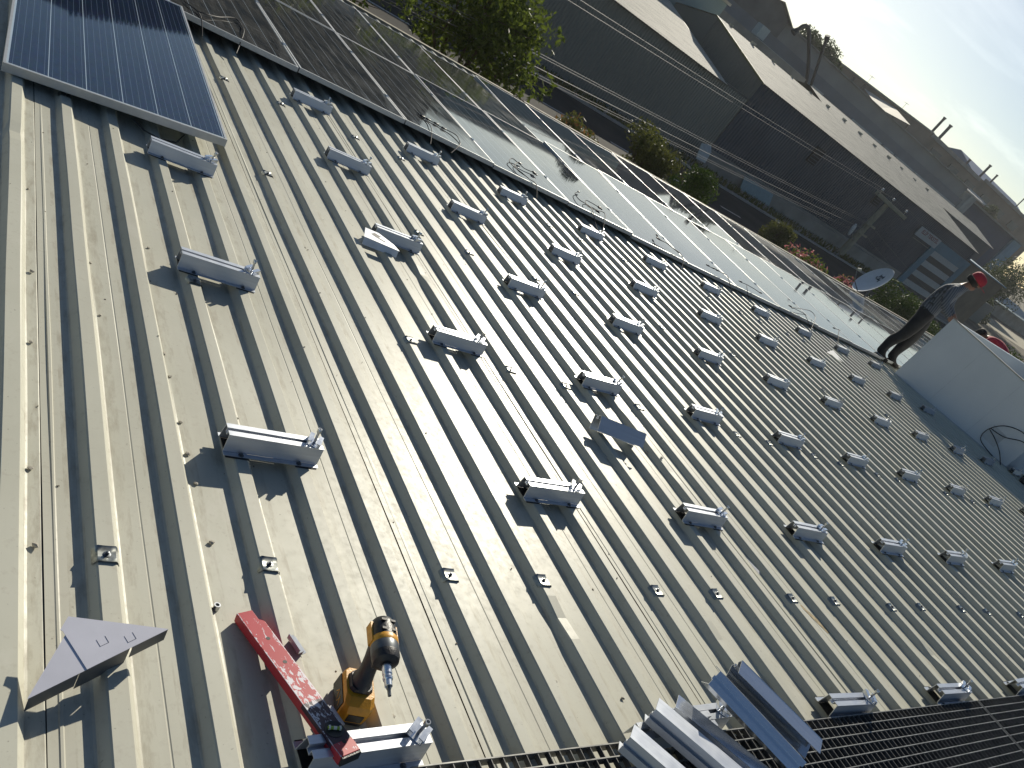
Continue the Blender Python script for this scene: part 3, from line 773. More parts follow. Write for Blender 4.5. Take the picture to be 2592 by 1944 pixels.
CRUMBS = [(0.055,0.63,.010),(0.058,1.02,.012),(0.05,0.10,.011),(0.06,-0.15,.013),(0.24,1.18,.009),(0.255,0.86,.008),(0.437,0.72,.014),(0.445,0.60,.011),(0.452,0.38,.010),(0.455,0.24,.013),(0.46,0.12,.010),(0.64,0.45,.008),(0.85,0.34,.010),(0.47,-0.10,.012),(0.462,1.42,.009),(0.05,1.6,.008),(0.84,-0.63,.010),(0.115,-0.72,.014),(1.45,-0.55,.008),(1.70,-0.62,.010),(1.25,1.9,.009),(2.96,0.80,.016),(3.0,0.73,.014),(3.05,0.70,.008),(4.6,2.08,.010),(2.05,3.0,.010),(2.3,3.35,.010),(2.6,3.2,.009),(3.3,3.9,.012),(3.0,3.6,.010)]
for i, (s, t, r_) in enumerate(CRUMBS[:24]):
    o = link('mortar_crumb', CR[i % 4], None, roofm(s, t, r_*0.4 + (RIB_H if abs((s/PITCH) - round(s/PITCH)) < 0.10 else 0), rz=rs.uniform(0, 6)) @ Matrix.Scale(r_*0.8, 4))
    tag(o, 'crumb of dried mortar stuck on the pale roof sheet', 'crumb', 'mortar crumbs scattered over the roof')
fl = MB()
for i in range(380):
    s = rs.uniform(-0.5, 6); t = rs.uniform(-1.2, 4.6); a = rs.uniform(0, 6.28); L = rs.uniform(.0012, .0040); w = L*rs.uniform(.3, .8)
    f_ = (s/PITCH) % 1.0
    z = RIB_H if (f_ < 0.1 or f_ > 0.9) else (0.0 if 0.22 < f_ < 0.78 else None)
    if z is None: continue
    M_ = Matrix.Translation((s, t, z+0.0012)) @ Matrix.Rotation(a, 4, 'Z')
    fl.box(-L, L, -w, w, 0, 0.0014, M_)
o = fl.build('dirt_flecks', simple('dirt', (0.14, 0.12, 0.09), 0.95), None, ROOF); tag(o, 'tiny dark dirt flecks scattered over the roof sheets', 'dirt', kind='stuff')
# ------------------------------------------------------------------ white rooftop box
bx = empty('rooftop_box', ROOF @ Matrix.Translation((11.80, 2.42, 0)), 'large white sheet metal box standing on the roof at the right', 'rooftop box')
BW, BLn, BH = 3.95, 2.08, 0.98
def leaning(o_): return Matrix.Rotation(R(5), 4, 'X')
LEAN = Matrix.Rotation(R(5), 4, 'X')
wbox = simple('white_cladding', (0.62, 0.65, 0.67), 0.38, 0.0, 0.05, 1.5, bump=0.05)
WT = 0.05
MB().box(0, WT, 0, BLn, -0.25, BH, LEAN).build('near_wall', wbox, bx, bevel=0.008)
fwall = MB().box(BW-WT, BW, 0.001, BLn-0.001, -0.25, BH, LEAN).build('far_wall', simple('shaded_inside', (0.22, 0.25, 0.27), 0.6), bx)  # shade on the inner face painted in as darker grey-blue
MB().box(WT+0.001, BW-WT-0.001, 0, WT, -0.25, BH-0.002, LEAN).build('end_wall', wbox, bx)
MB().box(WT+0.001, BW-WT-0.001, BLn-WT, BLn, -0.25, BH-0.002, LEAN).build('end_wall', wbox, bx)
MB().box(BW-WT-0.01, BW+0.015, -0.012, BLn+0.012, BH+0.001, BH+0.022, LEAN).build('rim', wbox, bx)
MB().box(-0.008, WT+0.004, -0.008, BLn+0.008, BH+0.001, BH+0.012, LEAN).build('rim', simple('tan_edge_tape', (0.36, 0.33, 0.28), 0.6), bx)
for k in range(1, 3):
    MB().box(-0.0022, -0.0004, k*0.70-0.004, k*0.70+0.004, -0.2, BH-0.01, LEAN).build('sheet_joint', simple('joint_sealant', (0.57, 0.60, 0.62), 0.6), bx)
MB().box(-0.022, 0.020, 0.0, BLn-0.01, 0.0, 0.042).build('foot_flashing', simple('foot_flashing', (0.40, 0.42, 0.43), 0.5), bx)
MB().box(-0.004, -0.0005, 0.30, 0.52, 0.10, 0.32, LEAN).build('patch_plate', simple('grey_patch', (0.5, 0.52, 0.53), 0.5), bx)
def arc(c, r, a0, a1, n, f): return [f(c[0]+r*math.cos(a0+(a1-a0)*i/n), c[1]+r*math.sin(a0+(a1-a0)*i/n)) for i in range(n+1)]
LOOPS = [[(-0.06, 0.20, 0.02), (-0.05, 0.47, 0.06), (-0.04, 0.52, 0.22), (-0.04, 0.42, 0.40), (-0.05, 0.22, 0.50), (-0.06, 0.02, 0.50), (-0.08, -0.15, 0.45)],
         [(-0.05, 0.50, 0.26), (-0.05, 0.30, 0.30), (-0.06, 0.10, 0.42), (-0.08, -0.10, 0.42)],
         [(-0.04, 0.51, 0.24), (-0.05, 0.36, 0.20), (-0.06, 0.18, 0.12), (-0.08, 0.02, 0.00)]]
lc = empty('power_cable', ROOF @ Matrix.Translation((11.80, 2.42, 0)), 'black power cable looping against the near corner of the white box', 'cable')
for p in LOOPS: MB().tube(smoothpath([LEAN @ Vector(q) for q in p]), 0.0065, 6).build('loop', MT['cable'], lc, smooth=60)
sk = bpy.data.meshes.new('sack'); bm = bmesh.new(); bmesh.ops.create_icosphere(bm, subdivisions=3, radius=0.30)
rk = random.Random(2)
for v in bm.verts:
    n_ = math.sin(v.co.x*21+1)*math.sin(v.co.y*17)*0.03 + math.sin(v.co.z*25+v.co.x*9)*0.02
    v.co *= 1+n_; v.co.z = max(v.co.z*0.8, -0.14); v.co.x *= 1.2
bm.to_mesh(sk); bm.free(); sk.materials.append(simple('white_sack', (0.62, 0.66, 0.72), 0.55, 0, 0.08, 8, bump=0.2))
for p in sk.polygons: p.use_smooth = True
o = link('plastic_sack', sk, None, roofm(11.25, 1.42, 0.175)); tag(o, 'pale crumpled plastic sack at the right edge below the white box', 'sack')
o = MB().box(-0.10, 0.14, -0.16, 0.16, 0, 0.30).build('tool_case', MT['black_plastic'], None, roofm(11.70, 1.98, RIB_H, rz=0.2), bevel=0.02); tag(o, 'dark tool case in the shade at the end of the white box', 'case')

# ------------------------------------------------------------------ people
def skin_mesh(name, nodes, edges, root, classify, mats, sub=2):
    names = list(nodes); idx = {k: i for i, k in enumerate(names)}
    me = bpy.data.meshes.new(name + '_skeleton')
    me.from_pydata([nodes[k][:3] for k in names], [(idx[a], idx[b]) for a, b in edges], [])
    o = bpy.data.objects.new(name + '_skeleton', me); COL.objects.link(o)
    sm = o.modifiers.new('skin', 'SKIN'); sm.use_smooth_shade = True; sm.branch_smoothing = 0.6
    ss = o.modifiers.new('sub', 'SUBSURF'); ss.levels = sub; ss.render_levels = sub
    for k in names:
        r_ = nodes[k][3]; sv = me.skin_vertices[0].data[idx[k]]
        sv.radius = r_ if isinstance(r_, tuple) else (r_, r_)
        sv.use_root = (k == root)
    dg = bpy.context.evaluated_depsgraph_get(); dg.update()
    ev = o.evaluated_get(dg); m = bpy.data.meshes.new_from_object(ev)
    bpy.data.objects.remove(o); bpy.data.meshes.remove(me)
    m.name = name; m.materials.clear()
    for x in mats: m.materials.append(x)
    for p in m.polygons: p.material_index = classify(p.center); p.use_smooth = True
    return m
def hand_nodes(pre, w, d, up, side, nodes, edges, curl=0.5):
    # w wrist, d finger direction, up back of the hand, side towards the thumb
    w, d, up, side = Vector(w), Vector(d).normalized(), Vector(up).normalized(), Vector(side).normalized()
    palm = w + d*0.055
    nodes[pre+'palm'] = (*palm, 0.030); edges.append((pre+'wrist', pre+'palm'))
    for i, (off, L) in enumerate(((0.026, 0.070), (0.009, 0.078), (-0.009, 0.073), (-0.026, 0.058))):
        b = w + d*0.085 + side*off
        m = b + d*L*0.5 - up*L*0.12*curl; e = m + d*L*0.42 - up*L*0.42*curl
        for nm, p, r_ in (('a', b, 0.0105), ('b', m, 0.0095), ('c', e, 0.0075)): nodes[f'{pre}f{i}{nm}'] = (*p, r_)
        edges += [(pre+'palm', f'{pre}f{i}a'), (f'{pre}f{i}a', f'{pre}f{i}b'), (f'{pre}f{i}b', f'{pre}f{i}c')]
    t1 = w + d*0.040 + side*0.040; t2 = t1 + d*0.035 + side*0.018 - up*0.01
    nodes[pre+'t1'] = (*t1, 0.012); nodes[pre+'t2'] = (*t2, 0.009)
    edges += [(pre+'palm', pre+'t1'), (pre+'t1', pre+'t2')]
skin_m = simple('skin', (0.26, 0.13, 0.08), 0.55, 0, 0.1, 20)
trs = simple('black_trousers', (0.016, 0.016, 0.018), 0.8, 0, 0.4, 12, bump=0.2)
boot = simple('dark_boots', (0.03, 0.025, 0.022), 0.7)
def plaid():
    t = NT('striped_work_shirt'); o = t.obj(); x, y, z = t.sep(o)
    st = t.math('PINGPONG', t.math('ADD', x, t.math('MULTIPLY', y, 0.4)), 0.016)
    st = t.ramp(t.math('MULTIPLY', st, 60), 0.35, 0.6)
    n = t.noise(o, 17, 4, 0.6, 0.5)
    c = t.mix(st, (0.075, 0.085, 0.10), (0.17, 0.18, 0.20))
    c = t.mix(t.math('MULTIPLY', t.ramp(n, 0.52, 0.60), t.math('LESS_THAN', x, 0.03)), c, (0.055, 0.055, 0.05))
    t.set(Base_Color=c, Roughness=0.85); t.bump(t.noise(o, 24, 4), 0.5, 0.02)
    return t.mat
shirt = plaid()
red_cap = simple('red_cap_cloth', (0.42, 0.025, 0.04), 0.8)
def eyes_and_nose(): pass
def worker_standing():
    N = {'pelvis': (-0.02, 0, 0.94, (0.18, 0.155)), 'belly': (-0.02, 0, 1.08, (0.185, 0.155)), 'chest': (0.03, 0, 1.28, (0.19, 0.155)), 'upper': (0.08, 0, 1.40, (0.145, 0.12)),
         'neck': (0.13, 0, 1.48, 0.062), 'jaw': (0.185, 0, 1.53, 0.070), 'head': (0.205, 0, 1.605, 0.092), 'crown': (0.20, 0, 1.665, 0.080), 'nose': (0.298, 0, 1.555, 0.016), 'chin': (0.255, 0, 1.495, 0.034),
         'earr': (0.185, -0.092, 1.575, 0.018), 'earl': (0.185, 0.092, 1.575, 0.018)}
    E_ = [('pelvis', 'belly'), ('belly', 'chest'), ('chest', 'upper'), ('upper', 'neck'), ('neck', 'jaw'), ('jaw', 'head'), ('head', 'crown'), ('head', 'nose'), ('jaw', 'chin'), ('head', 'earr'), ('head', 'earl')]
    for sg, p in ((1, 'l'), (-1, 'r')):
        fx = 0.05 if sg > 0 else -0.10
        N[p+'hip'] = (-0.01, sg*0.095, 0.86, 0.125); N[p+'thigh'] = (0.03+fx*0.4, sg*0.11, 0.66, 0.115); N[p+'knee'] = (0.035+fx*0.7, sg*0.115, 0.47, 0.090)
        N[p+'calf'] = (-0.01+fx, sg*0.12, 0.31, 0.086); N[p+'ankle'] = (-0.03+fx, sg*0.12, 0.12, 0.070); N[p+'heel'] = (-0.065+fx, sg*0.12, 0.045, 0.040)
        N[p+'ball'] = (0.08+fx, sg*0.13, 0.040, 0.042); N[p+'toe'] = (0.155+fx, sg*0.135, 0.034, 0.032)
        E_ += [('pelvis', p+'hip'), (p+'hip', p+'thigh'), (p+'thigh', p+'knee'), (p+'knee', p+'calf'), (p+'calf', p+'ankle'), (p+'ankle', p+'heel'), (p+'ankle', p+'ball'), (p+'ball', p+'toe')]
        N[p+'shoulder'] = (0.06, sg*0.185, 1.375, 0.084)
        E_.append(('upper', p+'shoulder'))
    N['relbow'] = (0.10, -0.265, 1.13, 0.066); N['rwrist'] = (0.30, -0.235, 1.005, 0.038)
    N['lelbow'] = (0.14, 0.24, 1.13, 0.064); N['lwrist'] = (0.36, 0.15, 1.02, 0.031)
    E_ += [('rshoulder', 'relbow'), ('relbow', 'rwrist'), ('lshoulder', 'lelbow'), ('lelbow', 'lwrist')]
    hand_nodes('r', N['rwrist'][:3], (0.85, 0.1, -0.32), (0.3, 0, 1), (0, 1, 0), N, E_, 0.5)
    hand_nodes('l', N['lwrist'][:3], (0.9, -0.1, -0.3), (0.3, 0, 1), (0, -1, 0), N, E_, 0.5)
    def cls(c):
        if c.z < 0.085: return 3
        if c.z < 0.93 and c.x < 0.24: return 1
        if c.z > 1.47 or (c.x > 0.27 and c.z < 1.2): return 2
        return 0
    m = skin_mesh('person', N, E_, 'pelvis', cls, [shirt, trs, skin_m, boot])
    o = link('person', m, None, roofm(12.12, 4.93, RIB_H-0.002, rz=R(-66)) @ Matrix.Scale(1.07, 4))
    tag(o, 'worker in striped shirt and red cap standing with a hand on the white box', 'person')
    cap = MB(); Mc = Matrix.Translation((0.200, 0, 1.628)) @ Matrix.Rotation(R(22), 4, 'Y')
    cap.lathe([(0.112, -0.012), (0.114, 0.02), (0.108, 0.058), (0.085, 0.092), (0.045, 0.108), (0.0, 0.112)], 20, Mc)
    pts = [(0.095*math.cos(a), 0.10*math.sin(a)) for a in [R(x) for x in range(-60, 61, 15)]]
    out = [(0.105+0.095*math.cos(a), 0.088*math.sin(a)) for a in [R(x) for x in range(60, -61, -15)]]
    cap.slab(pts[::1] and (out[::-1] + pts[::-1]), -0.012, -0.006, Mc)
    cap.build('cap', red_cap, o, smooth=50)
    hr = MB(); hr.lathe([(0.088, -0.085), (0.104, -0.05), (0.109, -0.013)], 18, Matrix.Translation((0.182, 0, 1.625)) @ Matrix.Rotation(R(22), 4, 'Y'))
    hr.build('hair', simple('dark_hair', (0.015, 0.012, 0.01), 0.7), o, smooth=60)
    eye = MB()
    for sg in (-1, 1): eye.box(0.284, 0.290, sg*0.034-0.010, sg*0.034+0.010, 1.578, 1.588)
    eye.build('eyes', MT['rubber'], o)
    return o
worker_standing()
red_shirt = simple('red_shirt_cloth', (0.40, 0.03, 0.05), 0.85, 0, 0.2, 9, bump=0.3)
def worker_bent():
    # local x forward (towards the gutter), bent over so that the back is the highest line
    N = {'pelvis': (-0.30, 0, 0.92, (0.15, 0.125)), 'belly': (-0.14, 0, 1.03, (0.155, 0.125)), 'chest': (0.06, 0, 1.10, (0.165, 0.13)), 'upper': (0.20, 0, 1.09, (0.13, 0.105)),
         'neck': (0.30, 0, 1.05, 0.062), 'jaw': (0.38, 0, 1.00, 0.072), 'head': (0.43, 0, 1.03, 0.092), 'crown': (0.47, 0, 1.06, 0.08), 'nose': (0.47, 0, 0.93, 0.016)}
    E_ = [('pelvis', 'belly'), ('belly', 'chest'), ('chest', 'upper'), ('upper', 'neck'), ('neck', 'jaw'), ('jaw', 'head'), ('head', 'crown'), ('head', 'nose')]
    for sg, p in ((1, 'l'), (-1, 'r')):
        N[p+'hip'] = (-0.29, sg*0.095, 0.85, 0.105); N[p+'knee'] = (-0.16, sg*0.12, 0.47, 0.066); N[p+'calf'] = (-0.22, sg*0.12, 0.30, 0.060)
        N[p+'ankle'] = (-0.26, sg*0.12, 0.10, 0.046); N[p+'heel'] = (-0.295, sg*0.12, 0.045, 0.04); N[p+'toe'] = (-0.09, sg*0.135, 0.036, 0.034)
        E_ += [('pelvis', p+'hip'), (p+'hip', p+'knee'), (p+'knee', p+'calf'), (p+'calf', p+'ankle'), (p+'ankle', p+'heel'), (p+'ankle', p+'toe')]
        N[p+'shoulder'] = (0.17, sg*0.175, 1.06, 0.072); N[p+'elbow'] = (0.24, sg*0.23, 0.80, 0.05); N[p+'wrist'] = (0.40, sg*0.14, 0.62, 0.031)
        E_ += [('upper', p+'shoulder'), (p+'shoulder', p+'elbow'), (p+'elbow', p+'wrist')]
        hand_nodes(p, N[p+'wrist'][:3], (0.7, -sg*0.1, -0.6), (0.6, 0, 0.7), (0, -sg, 0), N, E_, 0.6)
    def cls(c):
        if c.z < 0.085: return 3
        if c.x > 0.275 or (c.z < 0.80 and c.x > 0.12): return 2
        if c.z < 0.90 or c.x < -0.26: return 1
        return 0
    m = skin_mesh('person', N, E_, 'pelvis', cls, [red_shirt, trs, skin_m, boot])
    o = link('person', m, None, roofm(16.95, 5.82, RIB_H-0.002, rz=R(96)))
    tag(o, 'worker in a red shirt and dark cap bending down behind the white box', 'person')
    cap = MB(); Mc = Matrix.Translation((0.435, 0, 1.045)) @ Matrix.Rotation(R(62), 4, 'Y')
    cap.lathe([(0.108, -0.02), (0.112, 0.02), (0.105, 0.06), (0.08, 0.092), (0.0, 0.11)], 18, Mc)
    cap.slab([(0.09, -0.08), (0.16, -0.06), (0.19, 0), (0.16, 0.06), (0.09, 0.08)], -0.02, -0.013, Mc)
    cap.build('cap', simple('dark_cap', (0.03, 0.025, 0.02), 0.8), o, smooth=50)
worker_bent()

# ------------------------------------------------------------------ satellite dish on the gutter wall
def dish():
    e = empty('satellite_dish', ROOF @ Matrix.Translation((20.9, 11.15, -0.05)), 'large grey satellite dish with a dark printed mark at the gutter', 'satellite dish')
    n_ = Vector((-0.85, 0.46, 0.38)).normalized()
    c = Vector((-0.32, 0.05, 0.52))
    M = frame(Vector((0.55, 0.07, 0.83)).cross(n_), (0.55, 0.07, 0.83), c)
    gm = simple('dish_paint', (0.60, 0.63, 0.65), 0.5, 0, 0.06, 5)
    prof = [(0.0, -0.085), (0.15, -0.080), (0.30, -0.063), (0.45, -0.030), (0.545, 0.0), (0.555, 0.004), (0.56, -0.004), (0.45, -0.040), (0.30, -0.073), (0.0, -0.096)]
    MB().lathe(prof, 40, M).build('reflector', gm, e, smooth=40)
    mk = MB(); dk = simple('printed_mark', (0.03, 0.05, 0.07), 0.6)
    for (x, y, w, h) in ((-0.10, 0.20, 0.03, 0.03), (-0.02, 0.265, 0.022, 0.07), (0.03, 0.25, 0.05, 0.02), (0.05, 0.20, 0.018, 0.07), (0.10, 0.23, 0.05, 0.022), (0.15, 0.21, 0.018, 0.06), (-0.04, 0.14, 0.045, 0.018), (0.02, 0.13, 0.02, 0.04), (0.08, 0.11, 0.05, 0.02), (0.10, 0.07, 0.018, 0.05)):
        rr = math.hypot(x, y); z = -0.085 + rr*rr*0.29 + 0.006
        mk.box(x-w, x+w, y-h, y+h, z, z+0.002, M)
    mk.build('printed_mark', dk, e)
    st = MB(); st.cyl((0, 0.05, -0.55), (0.02, 0.14, 0.42), 0.028, n=10); st.build('mast', MT['galv'], e)
    arm = MB(); arm.tube([M @ Vector((0, -0.54, 0)), M @ Vector((0, -0.50, 0.30)), M @ Vector((0, -0.28, 0.56))], 0.014, 6); arm.build('feed_arm', MT['galv'], e)
    MB().cyl(M @ Vector((0, -0.30, 0.55)), M @ Vector((0, -0.22, 0.46)), 0.035, 0.045, 10).build('feed_horn', simple('lnb_cream', (0.55, 0.52, 0.40), 0.5), e)
dish()
# ------------------------------------------------------------------ street and ground
ZG = -5.2
asph = NT('asphalt'); _p = asph.pos(); asph.set(Base_Color=asph.mix(asph.ramp(asph.noise(_p, 0.35, 6), 0.35, 0.7), (0.032, 0.031, 0.029), (0.058, 0.054, 0.047)), Roughness=0.95, Specular_IOR_Level=0.12)
dirt = NT('dusty_ground'); _p = dirt.pos(); dirt.set(Base_Color=dirt.mix(dirt.ramp(dirt.noise(_p, 0.22, 7), 0.35, 0.68), (0.085, 0.075, 0.055), (0.19, 0.165, 0.12)), Roughness=0.95, Specular_IOR_Level=0.12)
g = MB().add([(-1500, -1500, ZG-0.02), (2500, -1500, ZG-0.02), (2500, 2500, ZG-0.02), (-1500, 2500, ZG-0.02)], [(0, 1, 2, 3)]).build('ground', dirt.mat); tag(g, kind='structure')
g = MB().box(-150, 420, 11.9, 38.3, ZG-0.018, ZG).build('road', asph.mat); tag(g, kind='structure')
pave = simple('concrete_pavers', (0.20, 0.19, 0.17), 0.9, 0, 0.3, 1.4, bump=0.3)
g = MB().box(-150, 420, 38.5, 41.95, ZG-0.018, ZG+0.12).build('pavement', pave); tag(g, kind='structure')
kb = simple('kerb_concrete', (0.30, 0.29, 0.27), 0.9)
KM = MB().box(0, 1.97, 0, 0.19, 0, 0.145).mesh('kerb_stone', kb)
kr = empty('kerb', Matrix.Translation((0, 38.305, ZG-0.018)), kind='structure')
for i in range(4, 46): link('kerb_stone', KM, kr, Matrix.Translation((i*2.0, 0, 0)))
dm = simple('worn_road_paint', (0.42, 0.41, 0.38), 0.85, 0, 0.35, 2.5)
mk = empty('road_marking', Matrix.Translation((0, 32.9, ZG+0.004)), kind='structure')
DASH = MB().box(0, 2.1, -0.11, 0.11, 0, 0.003).mesh('dash', dm)
for i in range(2, 22): link('dash', DASH, mk, Matrix.Translation((i*5.0-1.8, 0, 0)))

# ------------------------------------------------------------------ sheds across the street
def corr(mb, O, U, V, lu, lv, pitch, amp, N, mi=0, duty=0.5, M=None):
    """corrugated face: origin O, U across the ribs, V along them, N outwards"""
    O, U, V, N = Vector(O), Vector(U), Vector(V), Vector(N)
    n = max(1, int(lu/pitch)); vs = []; fs = []
    prof = []
    for i in range(n):
        b = i*pitch
        prof += [(b, 0), (b+pitch*(1-duty)*0.6, 0), (b+pitch*0.5, amp), (b+pitch*(0.5+duty*0.6), amp)]
    prof += [(n*pitch, 0), (lu, 0)] if lu-n*pitch > 1e-3 else [(n*pitch, 0)]
    for a, h in prof: vs += [O+U*a+N*h, O+U*a+N*h+V*lv]
    for i in range(len(prof)-1): fs.append((2*i, 2*i+2, 2*i+3, 2*i+1))
    mb.add(vs, fs, mi)
    return mb
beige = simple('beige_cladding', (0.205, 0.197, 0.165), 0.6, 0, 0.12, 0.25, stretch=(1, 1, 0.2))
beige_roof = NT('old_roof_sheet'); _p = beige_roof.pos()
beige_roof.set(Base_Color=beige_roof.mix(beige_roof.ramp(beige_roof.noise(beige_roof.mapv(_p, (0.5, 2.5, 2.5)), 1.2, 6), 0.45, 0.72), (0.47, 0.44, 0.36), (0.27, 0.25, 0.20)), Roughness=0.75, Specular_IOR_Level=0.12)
beige_roof = beige_roof.mat
navy = simple('navy_cladding', (0.058, 0.066, 0.082), 0.6, 0, 0.25, 0.3, spec=0.3)
lblue = simple('light_blue_paint', (0.075, 0.17, 0.23), 0.6, 0, 0.15, 0.6)
conc = simple('weathered_concrete', (0.24, 0.23, 0.205), 0.9, 0, 0.25, 0.5, bump=0.2)
trim = simple('mustard_trim', (0.20, 0.19, 0.07), 0.6)
YW = 42.0
X0B = -8.0
sh = empty('beige_shed', Matrix.Translation((20, 47, ZG)), 'long beige corrugated shed with a low sheet roof across the street', 'shed')
def part(mb, name, mat, root, **k):
    o = mb.build(name, mat, root, **k); o.matrix_basis = root.matrix_basis.inverted() @ Matrix.Identity(4); return o
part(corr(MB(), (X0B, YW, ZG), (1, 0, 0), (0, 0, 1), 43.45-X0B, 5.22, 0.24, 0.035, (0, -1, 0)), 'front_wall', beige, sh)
mb = MB(); mb.box(X0B, 40.8, YW+0.06, 52, ZG, -0.1); mb.box(40.8, 43.4, YW+0.06, YW+0.5, ZG, 0.16); part(mb, 'core', simple('shed_inside', (0.12, 0.115, 0.1), 0.9), sh)
sl = Vector((0, 10.3, 1.78)); 
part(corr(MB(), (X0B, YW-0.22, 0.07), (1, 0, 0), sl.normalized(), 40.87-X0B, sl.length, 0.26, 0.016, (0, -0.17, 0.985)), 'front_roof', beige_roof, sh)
part(MB().add([(X0B, 52, 1.86), (40.87, 52, 1.86), (40.87, 62, 0.1), (X0B, 62, 0.1)], [(0, 1, 2, 3)]), 'rear_roof', beige_roof, sh)
part(MB().box(X0B, 40.87, YW-0.30, YW-0.21, 0.0, 0.07), 'eave_gutter', simple('eave_rust', (0.10, 0.09, 0.07), 0.8), sh)
for xx in (24.2,):
    part(MB().box(xx, xx+0.9, YW-0.25, YW+0.6, 0.16, 0.42), 'roof_vent', conc, sh)

bs = empty('navy_shed', Matrix.Translation((62, 47, ZG)), 'long navy blue shed with a pale sheet roof and striped gate', 'shed')
XA, XB = 43.6, 81.65
part(corr(MB(), (XA, YW-0.02, -3.9), (1, 0, 0), (0, 0, 1), XB-XA, 5.4, 0.30, 0.025, (0, -1, 0)), 'front_wall', navy, bs)
part(MB().box(XA, XB, YW+0.02, 58, ZG, 1.45), 'core', simple('shed_core', (0.05, 0.05, 0.05), 0.9), bs)
gb = MB(); gb.prism([(YW, ZG), (58, ZG), (58, 1.5), (50, 3.05), (YW, 1.5)], XA-0.05, XA-0.02)
part(gb, 'gable_backing', beige, bs)
gc = MB()
for i in range(32):
    y0 = YW+i*0.25
    zt = 1.48 + (y0-YW)*0.19
    gc.box(XA-0.085, XA-0.052, y0+0.01, y0+0.15, ZG, zt)
part(gc, 'gable_ribs', beige, bs)
sl = Vector((0, 8.25, 1.60)); nn = (0, -0.19, 0.98)
part(corr(MB(), (XA-0.15, YW-0.25, 1.50), (1, 0, 0), sl.normalized(), XB-XA+0.3, sl.length, 0.27, 0.016, nn), 'front_roof', beige_roof, bs)
part(MB().add([(XA-0.15, 50.05, 3.10), (XB+.15, 50.05, 3.10), (XB+.15, 58, 1.5), (XA-.15, 58, 1.5)], [(0, 1, 2, 3)]), 'rear_roof', beige_roof, bs)
part(MB().prism([(YW-0.27, 1.40), (YW-0.27, 1.52), (50.0, 3.12), (50.0, 3.0)][::-1], XA-0.20, XA-0.155), 'verge_trim', trim, bs)
for i in range(13):
    xx = XA+1.5+i*2.9
    part(MB().box(xx, xx+0.16, 49.8+random.uniform(-.2, .1), 50.2, 3.09, 3.09+random.uniform(.1, .22)), 'ridge_cap', beige_roof, bs)
for xx, zz_, ww, hh in ((52.4, -0.85, 1.1, 1.3), (62.5, -0.55, 1.0, 1.15)):
    v = part(MB().box(xx, xx+ww, YW-0.16, YW-0.05, zz_, zz_+hh), 'vent_grille', simple('grille_dark', (0.012, 0.012, 0.014), 0.7), bs)
    for k in range(5): part(MB().box(xx+0.05, xx+ww-0.05, YW-0.19, YW-0.162, zz_+0.1+k*hh/5.2, zz_+0.16+k*hh/5.2), 'louvre', navy, bs)
part(MB().box(XB-0.35, XB+0.02, YW-0.08, YW-0.045, -3.9, 1.4), 'corner_trim', navy, bs)
part(MB().box(XA-0.10, XA+0.14, YW-0.07, YW-0.046, -3.9, 1.45), 'corner_trim', navy, bs)
# plinth
part(MB().box(XA, 74.4, YW-0.05, YW-0.0205, ZG, -3.902), 'plinth', conc, bs)
# gate
gt = empty('striped_gate', Matrix.Translation((78.5, YW-0.1, ZG)), 'light blue framed shed gate with broad grey and dark stripes', 'gate')
part(MB().box(74.55, 75.55, YW-0.16, YW-0.05, ZG, 0.35), 'gate_post', lblue, gt)
part(MB().box(81.3, 82.35, YW-0.16, YW-0.05, ZG, 0.35), 'gate_post', lblue, gt)
part(MB().box(75.552, 81.298, YW-0.155, YW-0.05, -0.62, 0.345), 'lintel', lblue, gt)
sg = simple('gate_grey', (0.36, 0.37, 0.36), 0.6); sd = simple('gate_dark', (0.03, 0.03, 0.035), 0.6)
for k in range(8):
    z0 = ZG+0.02+k*0.572
    part(MB().box(75.56, 81.29, YW-0.12 - (0.012 if k % 2 else 0), YW-0.06, z0, z0+0.565), 'gate_stripe', sd if k % 2 == 0 else sg, gt)
# sign
sgn = empty('shop_sign', Matrix.Translation((72.9, YW-0.2, -0.5)), 'white wall sign with red capital lettering above the gate', 'sign')
part(MB().box(70.8, 75.05, YW-0.24, YW-0.14, -0.50, 0.42), 'sign_board', simple('sign_white', (0.36, 0.37, 0.37), 0.6, 0, 0.08, 2), sgn)
fc = bpy.data.curves.new('lettering', 'FONT'); fc.body = 'ELİF TEKSTİL'; fc.size = 0.50; fc.extrude = 0.004; fc.align_x = 'CENTER'; fc.align_y = 'CENTER'; fc.space_character = 0.98; fc.offset = 0.008
to = bpy.data.objects.new('lettering_curve', fc); COL.objects.link(to)
dg = bpy.context.evaluated_depsgraph_get(); dg.update()
lm = bpy.data.meshes.new_from_object(to.evaluated_get(dg)); bpy.data.objects.remove(to); lm.name = 'lettering'; lm.materials.clear(); lm.materials.append(simple('sign_red', (0.16, 0.02, 0.02), 0.6))
xs = [v.co.x for v in lm.vertices]; wid = max(xs)-min(xs)
o = link('lettering', lm, sgn); o.matrix_basis = sgn.matrix_basis.inverted() @ Matrix.Translation((73.05, YW-0.247, 0.09)) @ Matrix.Rotation(R(90), 4, 'X') @ Matrix.Diagonal((3.3/wid, 1.0, 1, 1))
part(MB().box(70.9, 74.8, YW-0.26, YW-0.20, -0.80, -0.76), 'lamp_rail', conc, sgn)
